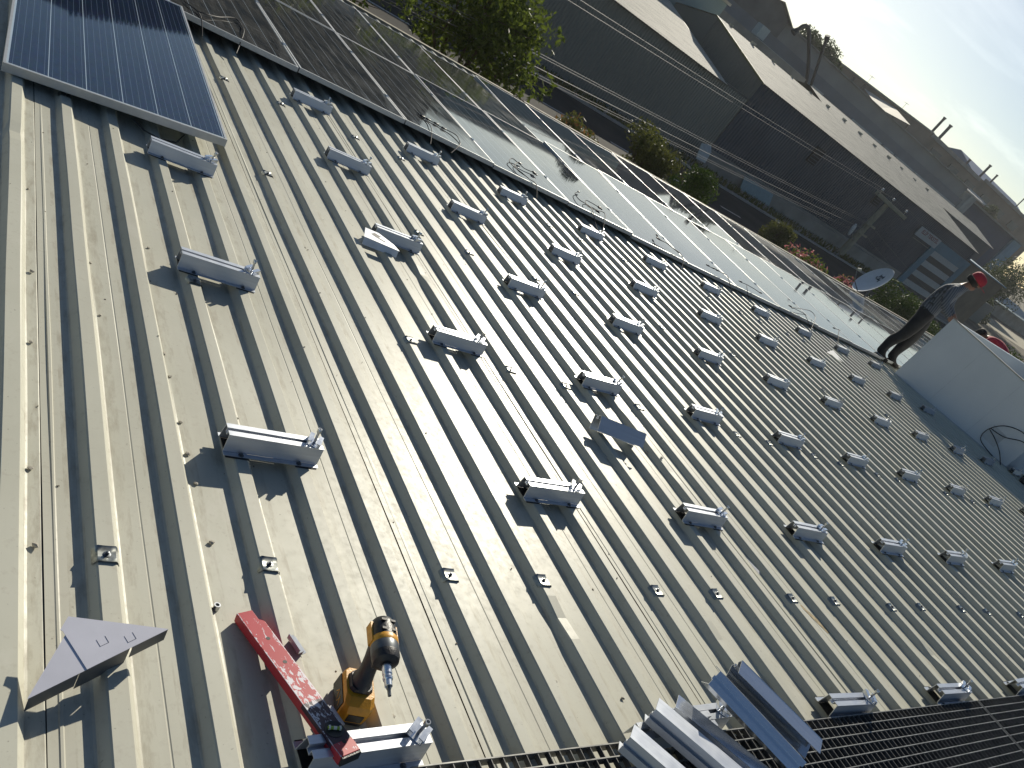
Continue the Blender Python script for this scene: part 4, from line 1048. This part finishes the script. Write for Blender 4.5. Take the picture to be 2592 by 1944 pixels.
# low wall and a white board in front of the sheds
pl = MB().box(41.5, 71, 40.35, 40.6, ZG, -3.92).build('low_wall', conc); tag(pl, 'low weathered concrete wall running along the foot of the navy shed', 'wall')
pb = MB().slab([(-0.5, -0.55), (0.45, -0.6), (0.6, 0.2), (0.35, 0.62), (-0.55, 0.5)], 0, 0.05, frame((1, 0, 0.1), (-0.05, 0.35, 1), (41.2, 39.9, -4.1))).build('white_board', simple('board_white', (0.42, 0.44, 0.43), 0.6)); tag(pb, 'pale rounded board leaning at the corner where the two sheds meet', 'board')
tb = MB().prism([(0.0, 0), (0.08, 0), (0.55, 0.95), (0.47, 0.95)], 46.4, 50.2, Matrix.Translation((0, 39.8, -4.95))).build('tarpaulin', simple('teal_tarp', (0.16, 0.24, 0.25), 0.6)); tag(tb, 'teal sheet leaning on the low concrete wall', 'sheet')

tan = empty('tan_annex', Matrix.Translation((87, 44, ZG)), 'tan rendered annex wall to the right of the striped gate', 'annex')
part(MB().box(82.4, 91.0, YW-0.05, 47, ZG, 0.5), 'wall', simple('tan_render', (0.15, 0.125, 0.09), 0.9, 0, 0.15, 0.8), tan)
part(MB().box(82.1, 91.3, YW-0.3, 47.2, 0.502, 0.62), 'roof_slab', lblue, tan)

b2 = empty('rear_shed_bay', Matrix.Translation((95, 62, ZG)), 'second shed bay behind the navy shed, its pale roof end showing at the right', 'shed')
sl = Vector((0, 4.6, 1.0))
part(corr(MB(), (70, 58.0, 3.0), (1, 0, 0), sl.normalized(), 44.7, sl.length, 0.3, 0.016, (0, -0.2, 0.98)), 'front_roof', beige_roof, b2)
part(MB().box(70, 114.2, 58.3, 66, ZG, 2.95), 'wall', navy, b2)
part(MB().add([(70, 62.5, 4.02), (114.7, 62.5, 4.02), (114.7, 68, 2.9), (70, 68, 2.9)], [(0, 1, 2, 3)]), 'rear_roof', beige_roof, b2)
te = empty('teal_block', Matrix.Translation((46, 57, ZG)), 'plain teal grey block rising behind the navy shed ridge', 'building')
part(MB().box(30, 47.9, 55, 63, ZG, 4.3), 'wall', simple('teal_render', (0.20, 0.27, 0.27), 0.8, 0, 0.08, 0.4), te)
part(MB().box(29.8, 48.1, 54.8, 63.2, 4.302, 4.5), 'roof', beige_roof, te)
# tall shed left of the frame (it is mirrored in the panels)
ts = empty('tall_shed', Matrix.Translation((10, 60, ZG)), 'tall dark gabled shed beyond the beige one, mirrored in the panels', 'shed')
tm = simple('tall_shed_cladding', (0.10, 0.10, 0.09), 0.7, 0, 0.2, 0.3)
gm_ = MB(); poly = [(-30, ZG), (29.5, ZG), (29.5, 5.7), (10, 9.0), (4, 9.9), (-30, 5)]
gm_.add([(x, 55.6, z) for x, z in poly] + [(x, 80, z) for x, z in poly], [(0, 1, 2, 3, 4, 5)[::1]] + [(i, 6+i, 6+(i+1) % 6, (i+1) % 6) for i in range(6)])
part(gm_, 'walls', tm, ts)
cr_ = MB()
for i in range(96):
    a, b = Vector((29.7, 55.45, 5.75)), Vector((4, 55.45, 10.0)); p0 = a.lerp(b, i/96); p1 = a.lerp(b, (i+0.55)/96)
    cr_.add([p0, p1, p1+Vector((0, 0, .11)), p0+Vector((0, 0, .11)), p0+Vector((0, 22, 0)), p1+Vector((0, 22, 0)), p1+Vector((0, 22, .11)), p0+Vector((0, 22, .11))], [(0, 1, 2, 3), (3, 2, 6, 7), (4, 7, 6, 5), (0, 3, 7, 4), (1, 5, 6, 2), (0, 4, 5, 1)])
part(cr_, 'roof_sheet_ribs', tm, ts)

# ------------------------------------------------------------------ roofs and walls farther back
gw = empty('grey_works', Matrix.Translation((104, 84, ZG)), 'long grey two tone works building with a white gutter line', 'building')
part(MB().box(62, 137, 80, 92, ZG, 6.2), 'lower_wall', simple('works_lower', (0.17, 0.18, 0.195), 0.85, 0, 0.15, 0.25), gw)
part(MB().box(68, 136.5, 80.6, 92, 6.202, 8.3), 'upper_wall', simple('works_upper', (0.25, 0.25, 0.24), 0.85, 0, 0.15, 0.25), gw)
wg = simple('white_gutter', (0.45, 0.47, 0.46), 0.6)
for a, b in ((76, 86), (88.5, 92), (100, 109), (110, 113), (114, 120), (120.5, 136)): part(MB().box(a, b, 79.6, 79.99, 4.55, 4.85), 'gutter_length', wg, gw)
part(MB().box(68, 136.5, 80.2, 80.598, 8.1, 8.25), 'coping', conc, gw)
part(MB().box(137.002, 139.2, 79.4, 82, ZG, 7.6), 'end_wall', simple('peeling_plaster', (0.33, 0.34, 0.32), 0.9, 0, 0.3, 0.6), gw)
bw = empty('deep_blue_works', Matrix.Translation((150, 82, ZG)), 'deep blue works wall with a light blue corner pier at the far right', 'building')
part(MB().box(139.3, 159.2, 80, 95, ZG, 7.0), 'wall', simple('deep_blue', (0.012, 0.035, 0.085), 0.7, 0, 0.2, 0.4), bw)
part(MB().box(159.25, 163.0, 79.6, 95, ZG, 6.95), 'corner_pier', simple('pier_blue', (0.14, 0.24, 0.31), 0.8, 0, 0.15, 0.5), bw)
part(MB().box(139.2, 163.3, 79.3, 95.3, 7.01, 7.25), 'roof_edge', conc, bw)
ht = empty('gabled_hut', Matrix.Translation((74, 86, ZG)), 'dark gabled rooftop hut against the bright sky at the top', 'hut')
hm = simple('hut_wall', (0.13, 0.125, 0.12), 0.9, 0, 0.2, 0.6)
hb_ = MB(); pl_ = [(66.5, 6.2), (78.8, 6.2), (78.8, 8.3), (75.8, 9.5), (66.5, 7.4)]
hb_.add([(x, 79.9, z) for x, z in pl_] + [(x, 90, z) for x, z in pl_], [(0, 1, 2, 3, 4), (5, 9, 8, 7, 6)] + [(i, 5+i, 5+(i+1) % 5, (i+1) % 5) for i in range(5)])
part(hb_, 'wall', hm, ht)
rf_ = MB(); rf_.add([(75.8, 79.4, 9.62), (75.8, 90, 9.62), (79.4, 90, 8.2), (79.4, 79.4, 8.2), (75.8, 79.4, 9.52), (75.8, 90, 9.52), (79.4, 90, 8.1), (79.4, 79.4, 8.1)], [(0, 1, 2, 3)[::-1], (4, 5, 6, 7), (0, 3, 7, 4), (1, 5, 6, 2), (3, 2, 6, 7), (0, 4, 5, 1)])
rf_.add([(75.8, 79.4, 9.62), (75.8, 90, 9.62), (66, 90, 7.4), (66, 79.4, 7.4)], [(0, 1, 2, 3)])
part(rf_, 'roof', beige_roof, ht)
ac = MB().box(70.2, 71.7, 74, 75, 4.7, 6.0).build('roof_unit', simple('unit_grey', (0.35, 0.40, 0.39), 0.6), bevel=0.05); tag(ac, 'pale cabinet standing on the roofs below the gabled hut', 'cabinet')
mb = MB(); mb.box(58, 76, 69, 79.5, ZG, 4.4); o = mb.build('flat_block', conc); tag(o, 'low flat roofed block between the sheds and the grey works', 'building')
# ducts
def duct(label, pts, r_):
    e = empty('exhaust_duct', Matrix.Translation(pts[0]), label, 'duct', 'black exhaust ducts over the grey works')
    P_ = [Vector(p)-Vector(pts[0]) for p in pts]
    MB().tube(smoothpath(P_, 5), r_, 10).build('pipe', MT['rubber'], e, smooth=60)
    d = (P_[-1]-P_[-2]).normalized()
    MB().cyl(P_[-1]-d*0.1, P_[-1]+d*0.7, r_*1.05, r_*1.9, 10).build('outlet', MT['rubber'], e)
duct('tall black exhaust duct with a hooked top against the sky', [(86.3, 78, 4.3), (84.0, 78, 6.4), (81.3, 78, 8.4), (80.5, 78, 8.95), (79.8, 78, 9.2), (79.2, 78, 8.9), (78.9, 78, 8.3)], 0.23)
duct('shorter black exhaust duct to the right of the hooked one', [(87.3, 78, 4.3), (85.6, 78, 6.9), (84.2, 78, 9.0), (84.0, 78, 9.35)], 0.19)
# brown far works with parapet, chimneys
fb = empty('brown_works', Matrix.Translation((125, 105, ZG)), 'far brown works block with faded dark bands on the skyline', 'building')
brn = simple('brown_render', (0.22, 0.175, 0.135), 0.9, 0, 0.25, 0.2)
def wedge(x0, z0, x1, z1, y0, y1):
    return MB().add([(x0, y0, ZG), (x1, y0, ZG), (x1, y0, z1), (x0, y0, z0), (x0, y1, ZG), (x1, y1, ZG), (x1, y1, z1), (x0, y1, z0)], [(0, 1, 2, 3), (4, 7, 6, 5), (3, 2, 6, 7), (0, 3, 7, 4), (1, 5, 6, 2)])
part(wedge(114.5, 10.6, 146, 12.4, 100, 125), 'wall', brn, fb)
part(MB().add([(114.3, 99.6, 10.62), (146, 99.6, 12.42), (146, 99.6, 12.68), (114.3, 99.6, 10.88), (114.3, 125, 10.62), (146, 125, 12.42), (146, 125, 12.68), (114.3, 125, 10.88)], [(0, 1, 2, 3), (3, 2, 6, 7), (4, 7, 6, 5), (0, 3, 7, 4), (1, 5, 6, 2), (0, 4, 5, 1)]), 'coping', conc, fb)
for xx in (118, 121.5, 131):
    part(MB().box(xx, xx+0.7, 99.9, 99.995, 8.2, 10.4+(xx-114)*0.05), 'dark_band', simple('band_dark', (0.10, 0.08, 0.065), 0.9), fb)
fb2 = empty('brown_works', Matrix.Translation((172, 105, ZG)), 'far brown works block on the right skyline with chimneys behind', 'building')
part(wedge(146.3, 12.2, 208, 13.3, 100.5, 125), 'wall', brn, fb2)
part(MB().box(146.3, 170, 99.9, 100.49, 11.9, 12.6), 'fascia', conc, fb2)
part(MB().box(172, 208, 99.9, 100.49, 12.6, 13.2), 'fascia', conc, fb2)
for i in range(6):
    w_ = part(MB().box(150+i*8.5, 154+i*8.5, 100.3, 100.495, 9.2, 10.8), 'window', simple('far_window', (0.03, 0.035, 0.04), 0.3), fb2)
br = empty('far_blue_roof', Matrix.Translation((196, 112, ZG)), 'far shed with a blue ridge roof at the right end of the skyline', 'building')
part(wedge(182, 13.0, 214, 13.6, 109, 122), 'wall', brn, br)
part(MB().prism([(108.5, 13.2), (122.5, 13.2), (115.5, 15.6)], 181, 216), 'roof', simple('blue_sheet', (0.05, 0.10, 0.20), 0.5), br)
cl = empty('cream_store', Matrix.Translation((160, 94, ZG)), 'low cream flat roofed store in the sun before the brown works', 'building')
part(MB().box(138, 172, 93, 98, ZG, 8.6), 'wall', brn, cl)
part(MB().prism([(92.6, 8.62), (98.2, 9.5), (98.2, 9.75), (92.6, 8.87)], 137.8, 172.3), 'roof', simple('cream_roof', (0.55, 0.50, 0.42), 0.8), cl)
op = empty('lean_to_roof', Matrix.Translation((126, 96, ZG)), 'propped sunlit lean-to roof in front of the brown works', 'lean-to')
part(MB().add([(119.6, 93, 9.0), (129.5, 93, 10.3), (131, 99, 11.2), (121, 99, 10.2)], [(0, 1, 2, 3)]), 'roof', simple('lean_to_sheet', (0.45, 0.40, 0.31), 0.7), op)
for xx, zz_ in ((120, 9.0), (125, 9.6), (129.3, 10.2)): part(MB().box(xx, xx+0.25, 93.1, 93.35, ZG, zz_), 'post', brn, op)
part(MB().box(119.5, 131, 96, 98, ZG, 8.9), 'wall', brn, op)
def chimney(x, y, z0, z1, r_, label):
    e = empty('chimney', Matrix.Translation((x, y, z0)), label, 'chimney', 'thin chimneys on the skyline')
    MB().cyl((0, 0, -4), (0, 0, z1-z0), r_, n=10).build('flue', simple('flue_dark', (0.05, 0.05, 0.055), 0.7), e, smooth=40)
    MB().cyl((0, 0, z1-z0+0.01), (0, 0, z1-z0+0.25), r_*1.35, n=10).build('cap', simple('flue_cap', (0.09, 0.09, 0.09), 0.7), e, smooth=40)
chimney(147.0, 101, 12.3, 15.6, 0.26, 'left one of the tall twin chimneys on the skyline')
chimney(150.2, 101, 12.2, 15.4, 0.30, 'right one of the tall twin chimneys on the skyline')
chimney(172.2, 102, 12.8, 15.5, 0.26, 'chimney with a side ladder towards the right of the skyline')
chimney(176.9, 102, 12.8, 15.1, 0.20, 'thin chimney next to the one with a ladder')
chimney(165.0, 102, 12.6, 13.7, 0.22, 'stubby vent pipe left of the chimney with a ladder')
chimney(196.0, 104, 12.8, 17.0, 0.14, 'slim mast at the right end of the skyline')
def aerial(x, y, z, label):
    e = empty('tv_aerial', Matrix.Translation((x, y, z)), label, 'aerial', 'television aerials on the brown works')
    MB().cyl((0, 0, -0.5), (0, 0, 1.3), 0.035, n=6).build('mast', MT['galv'], e)
    MB().cyl((-0.5, 0, 1.1), (0.5, 0, 1.2), 0.025, n=6).build('boom', MT['galv'], e)
    for k in range(5): MB().cyl((-0.45+k*0.22, -0.4, 1.1+k*0.02), (-0.45+k*0.22, 0.4, 1.1+k*0.02), 0.02, n=5).build('element', MT['galv'], e)
aerial(123.0, 101, 11.3, 'left television aerial on the brown works parapet')
aerial(135.2, 101, 12.0, 'right television aerial on the brown works parapet')

# ------------------------------------------------------------------ power pole, lamp and wires
pc = simple('pole_concrete', (0.27, 0.25, 0.18), 0.9, 0, 0.2, 1.5)
pole = empty('utility_pole', Matrix.Translation((60.45, 39.2, ZG)), 'concrete power pole with a wide crossarm before the navy shed', 'utility pole')
MB().cyl((0, 0, 0), (0, 0, 5.47), 0.34, 0.22, 8).build('shaft', pc, pole)
MB().box(-2.65, 2.65, -0.16, 0.16, 0, 0.30, Matrix.Translation((0, -0.36, 5.36)) @ Matrix.Rotation(R(3), 4, 'Y')).build('crossarm', pc, pole, bevel=0.02)
por = simple('porcelain', (0.55, 0.55, 0.55), 0.2)
for x in (-2.35, -0.3, 2.2):
    i_ = MB().cyl((x, -0.36, 5.62-x*0.05), (x, -0.36, 5.92-x*0.05), 0.03, n=6).build('insulator_pin', MT['galv'], pole)
    MB().lathe([(0.06, 0), (0.12, 0.05), (0.07, 0.10), (0.11, 0.15), (0.05, 0.22), (0, 0.23)], 10, Matrix.Translation((x, -0.36, 5.86-x*0.05))).build('insulator', por, i_, smooth=50)
for z in (3.35, 2.45):
    MB().box(-0.75, 0.55, -0.42, -0.26, z, z+0.16).build('wire_bracket', pc, pole)
lampp = empty('street_lamp', Matrix.Translation((60.0, 39.0, ZG+1.9)), 'oval pale street lamp head on an arm of the power pole', 'street lamp')
MB().tube([(0.3, 0.1, -0.1), (-0.6, -0.3, 0.0), (-1.3, -0.5, 0.35)], 0.05, 6).build('arm', MT['galv'], lampp)
MB().lathe([(0.0, -0.55), (0.16, -0.45), (0.24, -0.1), (0.22, 0.3), (0.10, 0.52), (0, 0.56)], 14, Matrix.Translation((-1.85, -0.6, 0.55)) @ Matrix.Rotation(R(-14), 4, 'Y'), sx=1, sy=0.45).build('head', simple('lamp_head', (0.50, 0.51, 0.50), 0.5), lampp, smooth=50)
wm_ = simple('bare_wire', (0.16, 0.155, 0.14), 0.7, 0.0)
def wire(label, a, b, sag, r_=0.009, ext=0.0):
    a, b = Vector(a), Vector(b); b = b + (b-a)*ext; pts = []
    for i in range(25):
        t = i/24; p = a.lerp(b, t); p.z -= sag*4*t*(1-t); pts.append(p-a)
    o = MB().tube(pts, r_, 5).build('power_wire', wm_, None, Matrix.Translation(a)); tag(o, label, 'wire', 'overhead wires along the street')
WL = [('highest overhead wire passing in front of the beige wall', (58.1, 38.84, 0.95), (11.58, 17, 0.55)), ('second highest overhead wire in front of the beige wall', (60.15, 38.84, 0.85), (11.28, 17, 0.39)),
      ('upper strand of the middle wire pair', (59.7, 38.8, -1.70), (8.43, 17, -1.19)), ('lower strand of the middle wire pair', (59.7, 38.8, -1.82), (8.30, 17, -1.26)),
      ('thick single wire below the middle pair', (60.0, 38.8, -2.25), (7.69, 17, -1.59)), ('upper strand of the lowest wire pair', (59.7, 38.8, -2.62), (7.38, 17, -1.76)), ('lower strand of the lowest wire pair', (59.7, 38.8, -2.74), (7.26, 17, -1.83))]
for i, (lb, a, b) in enumerate(WL): wire(lb, a, b, 0.10, 0.014 if i == 4 else 0.0085, 0.07)
wire('wire running right from the pole top towards the gate', (62.65, 38.84, 0.85), (95, 39, 0.75), 0.25)
wire('second wire running right from the pole top', (60.15, 38.84, 0.82), (95, 39.2, 0.55), 0.3)
wire('service wire slanting down to the right of the pole', (60.8, 38.9, -1.8), (88, 40, -5.0), 0.1, 0.011)
wire('lower service wire slanting down to the right of the pole', (60.8, 38.9, -2.6), (80, 40.2, -5.0), 0.1, 0.011)

# ------------------------------------------------------------------ trees and shrubs
def leafmat(name, a, b, trans=0.45):
    t = NT(name); p = t.pos()
    n = t.noise(p, 2.2, 3); n2 = t.noise(p, 21, 2)
    c = t.mix(t.ramp(n2, 0.35, 0.65), t.ramp(n, 0.35, 0.65, a, b), tuple(min(1, x*1.5) for x in b))
    t.set(Base_Color=c, Roughness=0.55, Specular_IOR_Level=0.3)
    tr = t.n.new('ShaderNodeBsdfTranslucent'); t.l.new(c, tr.inputs['Color'])
    mx = t.n.new('ShaderNodeMixShader'); mx.inputs[0].default_value = trans
    t.l.new(t.b.outputs[0], mx.inputs[1]); t.l.new(tr.outputs[0], mx.inputs[2])
    t.l.new(mx.outputs[0], t.n['Material Output'].inputs['Surface'])
    return t.mat
LF = {'tree': leafmat('street_tree_leaf', (0.028, 0.050, 0.009), (0.080, 0.105, 0.014)),
      'olive': leafmat('olive_bush_leaf', (0.040, 0.052, 0.013), (0.080, 0.085, 0.020), 0.35),
      'hedge': leafmat('hedge_leaf', (0.016, 0.034, 0.008), (0.050, 0.080, 0.010), 0.2),
      'far': leafmat('far_tree_leaf', (0.025, 0.040, 0.015), (0.050, 0.065, 0.022), 0.3),
      'pink': leafmat('pink_blossom', (0.20, 0.06, 0.07), (0.30, 0.12, 0.12)),
      'rust': leafmat('rusty_leaf', (0.10, 0.055, 0.02), (0.16, 0.08, 0.03))}
bark = simple('bark', (0.09, 0.065, 0.045), 0.95, 0, 0.3, 12, bump=0.5)
def plant(name, label, cat, base, clumps, mat, n, size, seed, accent=None, group=None, trunk=0.12):
    r_ = random.Random(seed); base = Vector(base)
    e = empty(name, Matrix.Translation(base), label, cat, group)
    mb = MB(); vols = [c[3]*c[4]*c[5] for c in clumps]; tot = sum(vols)
    for c, v in zip(clumps, vols):
        cen = Vector(c[:3]) - base
        subs = [(r_.gauss(0, .5), r_.gauss(0, .5), r_.gauss(0, .5)) for _ in range(9)]
        for _ in range(int(n*v/tot)):
            s_ = r_.choice(subs)
            d = Vector((r_.gauss(0, 1), r_.gauss(0, 1), r_.gauss(0, 1))).normalized()*(r_.random()**0.4)*0.62
            q = Vector((s_[0]*0.75+d.x, s_[1]*0.75+d.y, s_[2]*0.75+d.z))
            if q.length > 1.12: q *= 1.05/q.length
            p = cen + Vector((q.x*c[3], q.y*c[4], q.z*c[5]))
            a = Vector((r_.gauss(0, 1), r_.gauss(0, 1), r_.gauss(0, .7))).normalized(); b = a.orthogonal().normalized()
            b = (Matrix.Rotation(r_.uniform(0, 6.28), 3, a) @ b); L = size*r_.uniform(.6, 1.3); w = L*0.42
            k = a.cross(b)
            mi = 1 if (accent and r_.random() < accent[1] and q.z > -0.25) else 0
            mb.add([p-b*L, p-k*w+a*w*0.3, p+b*L, p+k*w+a*w*0.3], [(0, 1, 2, 3)], mi)
    mb.build('crown', [mat] + ([accent[0]] if accent else []), e)
    tk = MB(); top_ = Vector(clumps[0][:3]) - base
    tk.tube([(0, 0, 0), (top_.x*0.3+0.05, top_.y*0.3, top_.z*0.45), (top_.x*0.8, top_.y*0.8, top_.z*0.95)], trunk, 7, r_end=trunk*0.45)
    for c in clumps:
        q = Vector(c[:3]) - base
        tk.tube([(top_.x*0.3, top_.y*0.3, top_.z*0.42), (q.x*0.6, q.y*0.6, top_.z*0.42*0.5+q.z*0.5), tuple(q+Vector((0, 0, c[5]*0.4)))], trunk*0.5, 5, r_end=trunk*0.12)
        for _ in range(5):
            d = Vector((r_.gauss(0, .5)*c[3], r_.gauss(0, .5)*c[4], r_.gauss(0, .5)*c[5])); tk.tube([tuple(q*0.85+Vector((0, 0, -.1))), tuple(q+d)], trunk*0.2, 4, r_end=trunk*0.05)
    tk.build('trunk', bark, e)
    return e
plant('street_tree', 'big green leafy tree on the near side of the street at the top', 'tree', (10.2, 18, ZG), [(10.5, 18, -1.2, 1.5, 1.5, 1.2), (11.3, 18, -0.7, 1.1, 1.2, 0.9), (9.4, 18.4, -1.3, 1.4, 1.4, 1.1), (11.6, 17.8, -1.6, 1.1, 1.1, 0.8), (9.9, 17.8, -0.2, 1.3, 1.3, 0.9), (8.6, 18.6, -0.6, 1.2, 1.2, 1.0), (11.2, 18, -2.2, 1.0, 1.0, 0.7)], LF['tree'], 6500, 0.10, 1)
plant('street_tree', 'leafy branch end of a tree at the very top left of the street', 'tree', (4.6, 15.5, ZG), [(5.6, 15.2, -1.2, 1.3, 1.3, 1.0), (4.4, 15.6, -1.0, 1.4, 1.4, 1.2)], LF['tree'], 3000, 0.09, 2)
plant('flowering_shrub', 'small rusty leaved shrub right behind the gutter', 'shrub', (14.4, 18, ZG), [(14.3, 18, -2.4, 0.55, 0.6, 0.5), (14.9, 18, -2.6, 0.45, 0.5, 0.35)], LF['olive'], 1300, 0.07, 3, (LF['rust'], 0.25), trunk=0.06)
plant('olive_bush', 'loose yellowish green bush left of the dark rounded hedge', 'bush', (17.6, 18.2, ZG), [(17.5, 18.2, -1.9, 1.0, 1.0, 0.8), (18.3, 18.2, -1.9, 0.9, 0.9, 0.7), (17.9, 18.2, -2.9, 1.1, 1.0, 0.8), (17.0, 18.2, -1.7, 0.6, 0.8, 0.5)], LF['olive'], 5200, 0.075, 4, trunk=0.1)
plant('rounded_hedge', 'dense dark rounded hedge with a sunlit rim behind the gutter', 'hedge', (17.95, 16, ZG), [(17.9, 16, -2.2, 0.78, 0.8, 1.0), (17.75, 16, -1.65, 0.62, 0.65, 0.5), (18.1, 16, -3.4, 0.9, 0.9, 1.1)], LF['hedge'], 8000, 0.06, 5)
plant('road_bush', 'round bush standing alone at the roadside near the pole', 'bush', (36.7, 27.0, ZG), [(36.6, 27, -3.9, 0.95, 0.9, 0.75), (36.9, 27, -3.5, 0.7, 0.7, 0.5)], LF['olive'], 2600, 0.085, 6)
plant('pink_bush', 'pink blossoming bush left of the foot of the pole', 'bush', (30.2, 20, ZG), [(30.0, 20, -3.0, 0.95, 0.9, 0.75), (30.8, 20, -3.0, 0.8, 0.8, 0.6), (29.9, 20, -3.9, 0.9, 0.9, 0.9)], LF['tree'], 3200, 0.085, 7, (LF['pink'], 0.40), trunk=0.07)
plant('pink_bush', 'small pink blossoming bush beside the satellite dish', 'bush', (30.6, 18, ZG), [(30.6, 18, -2.5, 0.5, 0.5, 0.45), (30.6, 18, -3.4, 0.5, 0.5, 0.7)], LF['tree'], 1100, 0.08, 8, (LF['pink'], 0.7), trunk=0.05)
plant('pink_bush', 'tiny pink blossoming sprig by the roof edge after the rounded hedge', 'bush', (21.4, 17, ZG), [(21.4, 17, -2.55, 0.4, 0.4, 0.3), (22.2, 17, -2.7, 0.4, 0.4, 0.25)], LF['tree'], 500, 0.06, 9, (LF['pink'], 0.7), trunk=0.04)
plant('clipped_hedge', 'large dark hedge with bright lit top behind the satellite dish', 'hedge', (41.3, 22, ZG), [(40.6, 22, -3.0, 1.2, 1.0, 1.15), (42.0, 22, -2.9, 1.2, 1.0, 1.0), (43.3, 22, -2.9, 1.2, 1.0, 1.0), (41.5, 22, -4.3, 2.4, 1.2, 1.0)], LF['hedge'], 11000, 0.075, 10)
plant('clipped_hedge', 'dark hedge to the right of the large hedge, behind the standing worker', 'hedge', (46.5, 22.5, ZG), [(45.6, 22.5, -2.9, 1.2, 1.0, 0.9), (47.2, 22.5, -3.1, 1.3, 1.0, 0.9), (46.5, 22.5, -4.2, 1.9, 1.1, 1.0)], LF['hedge'], 7000, 0.075, 11)
plant('clipped_hedge', 'bright green hedge right of the bending worker', 'hedge', (42.5, 15.6, ZG), [(41.3, 15.8, -1.5, 1.0, 0.9, 0.9), (42.8, 15.6, -1.5, 1.0, 0.9, 0.8), (44.2, 15.3, -1.6, 1.2, 0.9, 0.8), (42.5, 15.6, -3.2, 2.2, 1.0, 1.3)], LF['hedge'], 8000, 0.075, 12)
for i, (x, y, z, s_, lb) in enumerate([(93.5, 90, 9.3, 2.0, 'left clump of dark skyline trees behind the ducts'), (98.5, 90, 9.6, 2.2, 'right clump of dark skyline trees behind the ducts'), (102.5, 91, 8.9, 1.3, 'small shrubby tree right of the skyline tree clumps'), (73.0, 93, 9.4, 1.7, 'dark tree top peeping over the gabled hut')]):
    plant('skyline_tree', lb, 'tree', (x, y, ZG), [(x, y, z, s_, s_, s_*0.75), (x-1.2, y, z-1.2, s_*0.9, s_, s_*0.7), (x+1.3, y, z-0.6, s_*0.8, s_, s_*0.6)], LF['far'], 2300, 0.22, 20+i, trunk=0.25)
for i, (x, y, z, s_, lb) in enumerate([(128, 60, 0.6, 3.4, 'dark tree right of the tan annex'), (133, 62, 2.4, 3.0, 'taller dark tree under the light blue pier'), (112, 52, -3.0, 1.8, 'low dark tree in the yard beyond the annex'), (150, 72, -1.0, 3.2, 'dark tree at the right edge beyond the yard'), (150.5, 91.5, 8.6, 1.1, 'scrubby growth on the cream store roof'), (140, 92, 8.5, 1.2, 'scrubby growth at the left end of the cream store'), (166, 91, 8.8, 1.4, 'scrubby growth at the right end of the cream store')]):
    plant('yard_tree', lb, 'tree', (x, y, ZG), [(x, y, z, s_, s_, s_*0.8), (x+s_*0.6, y, z-s_*0.5, s_*0.8, s_, s_*0.7), (x-s_*0.6, y, z-s_*0.4, s_*0.8, s_, s_*0.6)], LF['far'], 2400, 0.2 if s_ > 1.6 else 0.14, 40+i, trunk=0.2)
yd = MB().box(108, 175, 55, 66, ZG-0.012, ZG+0.004).build('yard_path', simple('yard_path', (0.30, 0.27, 0.19), 0.95)); tag(yd, kind='structure')
yw = MB().box(96, 112, 50.5, 51.0, ZG, -2.4).build('yard_wall', simple('board_grey', (0.15, 0.16, 0.15), 0.8)); tag(yw, 'grey boarded yard wall right of the tan annex', 'wall')
ys = empty('low_shed', Matrix.Translation((165, 75, ZG)), 'low shed with a pale teal roof by the far yard', 'shed')
part(MB().box(150, 180, 72, 79, ZG, -3.0), 'wall', conc, ys)
part(MB().prism([(71.5, -3.0), (79.2, -1.8), (79.2, -1.65), (71.5, -2.85)], 149, 181), 'roof', simple('teal_roof', (0.20, 0.27, 0.28), 0.7), ys)
# strip of weeds and rubble along the far pavement
wd = MB(); rr_ = random.Random(77)
for i in range(5200):
    x = rr_.uniform(14, 72); y = rr_.uniform(38.6, 40.2); h = rr_.uniform(.08, .45); a = rr_.uniform(0, 6.28); dx, dy = math.cos(a)*.12, math.sin(a)*.12
    wd.add([(x-dx, y-dy, ZG+0.1), (x+dx, y+dy, ZG+0.1), (x+dx*.4+rr_.uniform(-.15, .15), y+dy*.4, ZG+0.1+h)], [(0, 1, 2)], 0 if rr_.random() < .75 else 1)
o = wd.build('weeds', [LF['olive'], conc]); tag(o, 'dry weeds and rubble along the far pavement', 'weeds', kind='stuff')
# ------------------------------------------------------------------ added haze volume, lifts far blacks in place of lens veil
hz = MB().box(-60, 300, -30, 190, ZG-1.2, 24.0).build('haze', NT('haze_air').mat)
hm_ = hz.data.materials[0]; nt = hm_.node_tree; nt.nodes.clear()
ho = nt.nodes.new('ShaderNodeOutputMaterial'); pv_ = nt.nodes.new('ShaderNodeVolumePrincipled')
pv_.inputs['Color'].default_value = (0.93, 0.95, 0.97, 1); pv_.inputs['Density'].default_value = 0.00024; pv_.inputs['Anisotropy'].default_value = 0.35
nt.links.new(pv_.outputs[0], ho.inputs['Volume'])
tag(hz, 'added thin pale haze over the street and sheds', 'haze', kind='stuff')
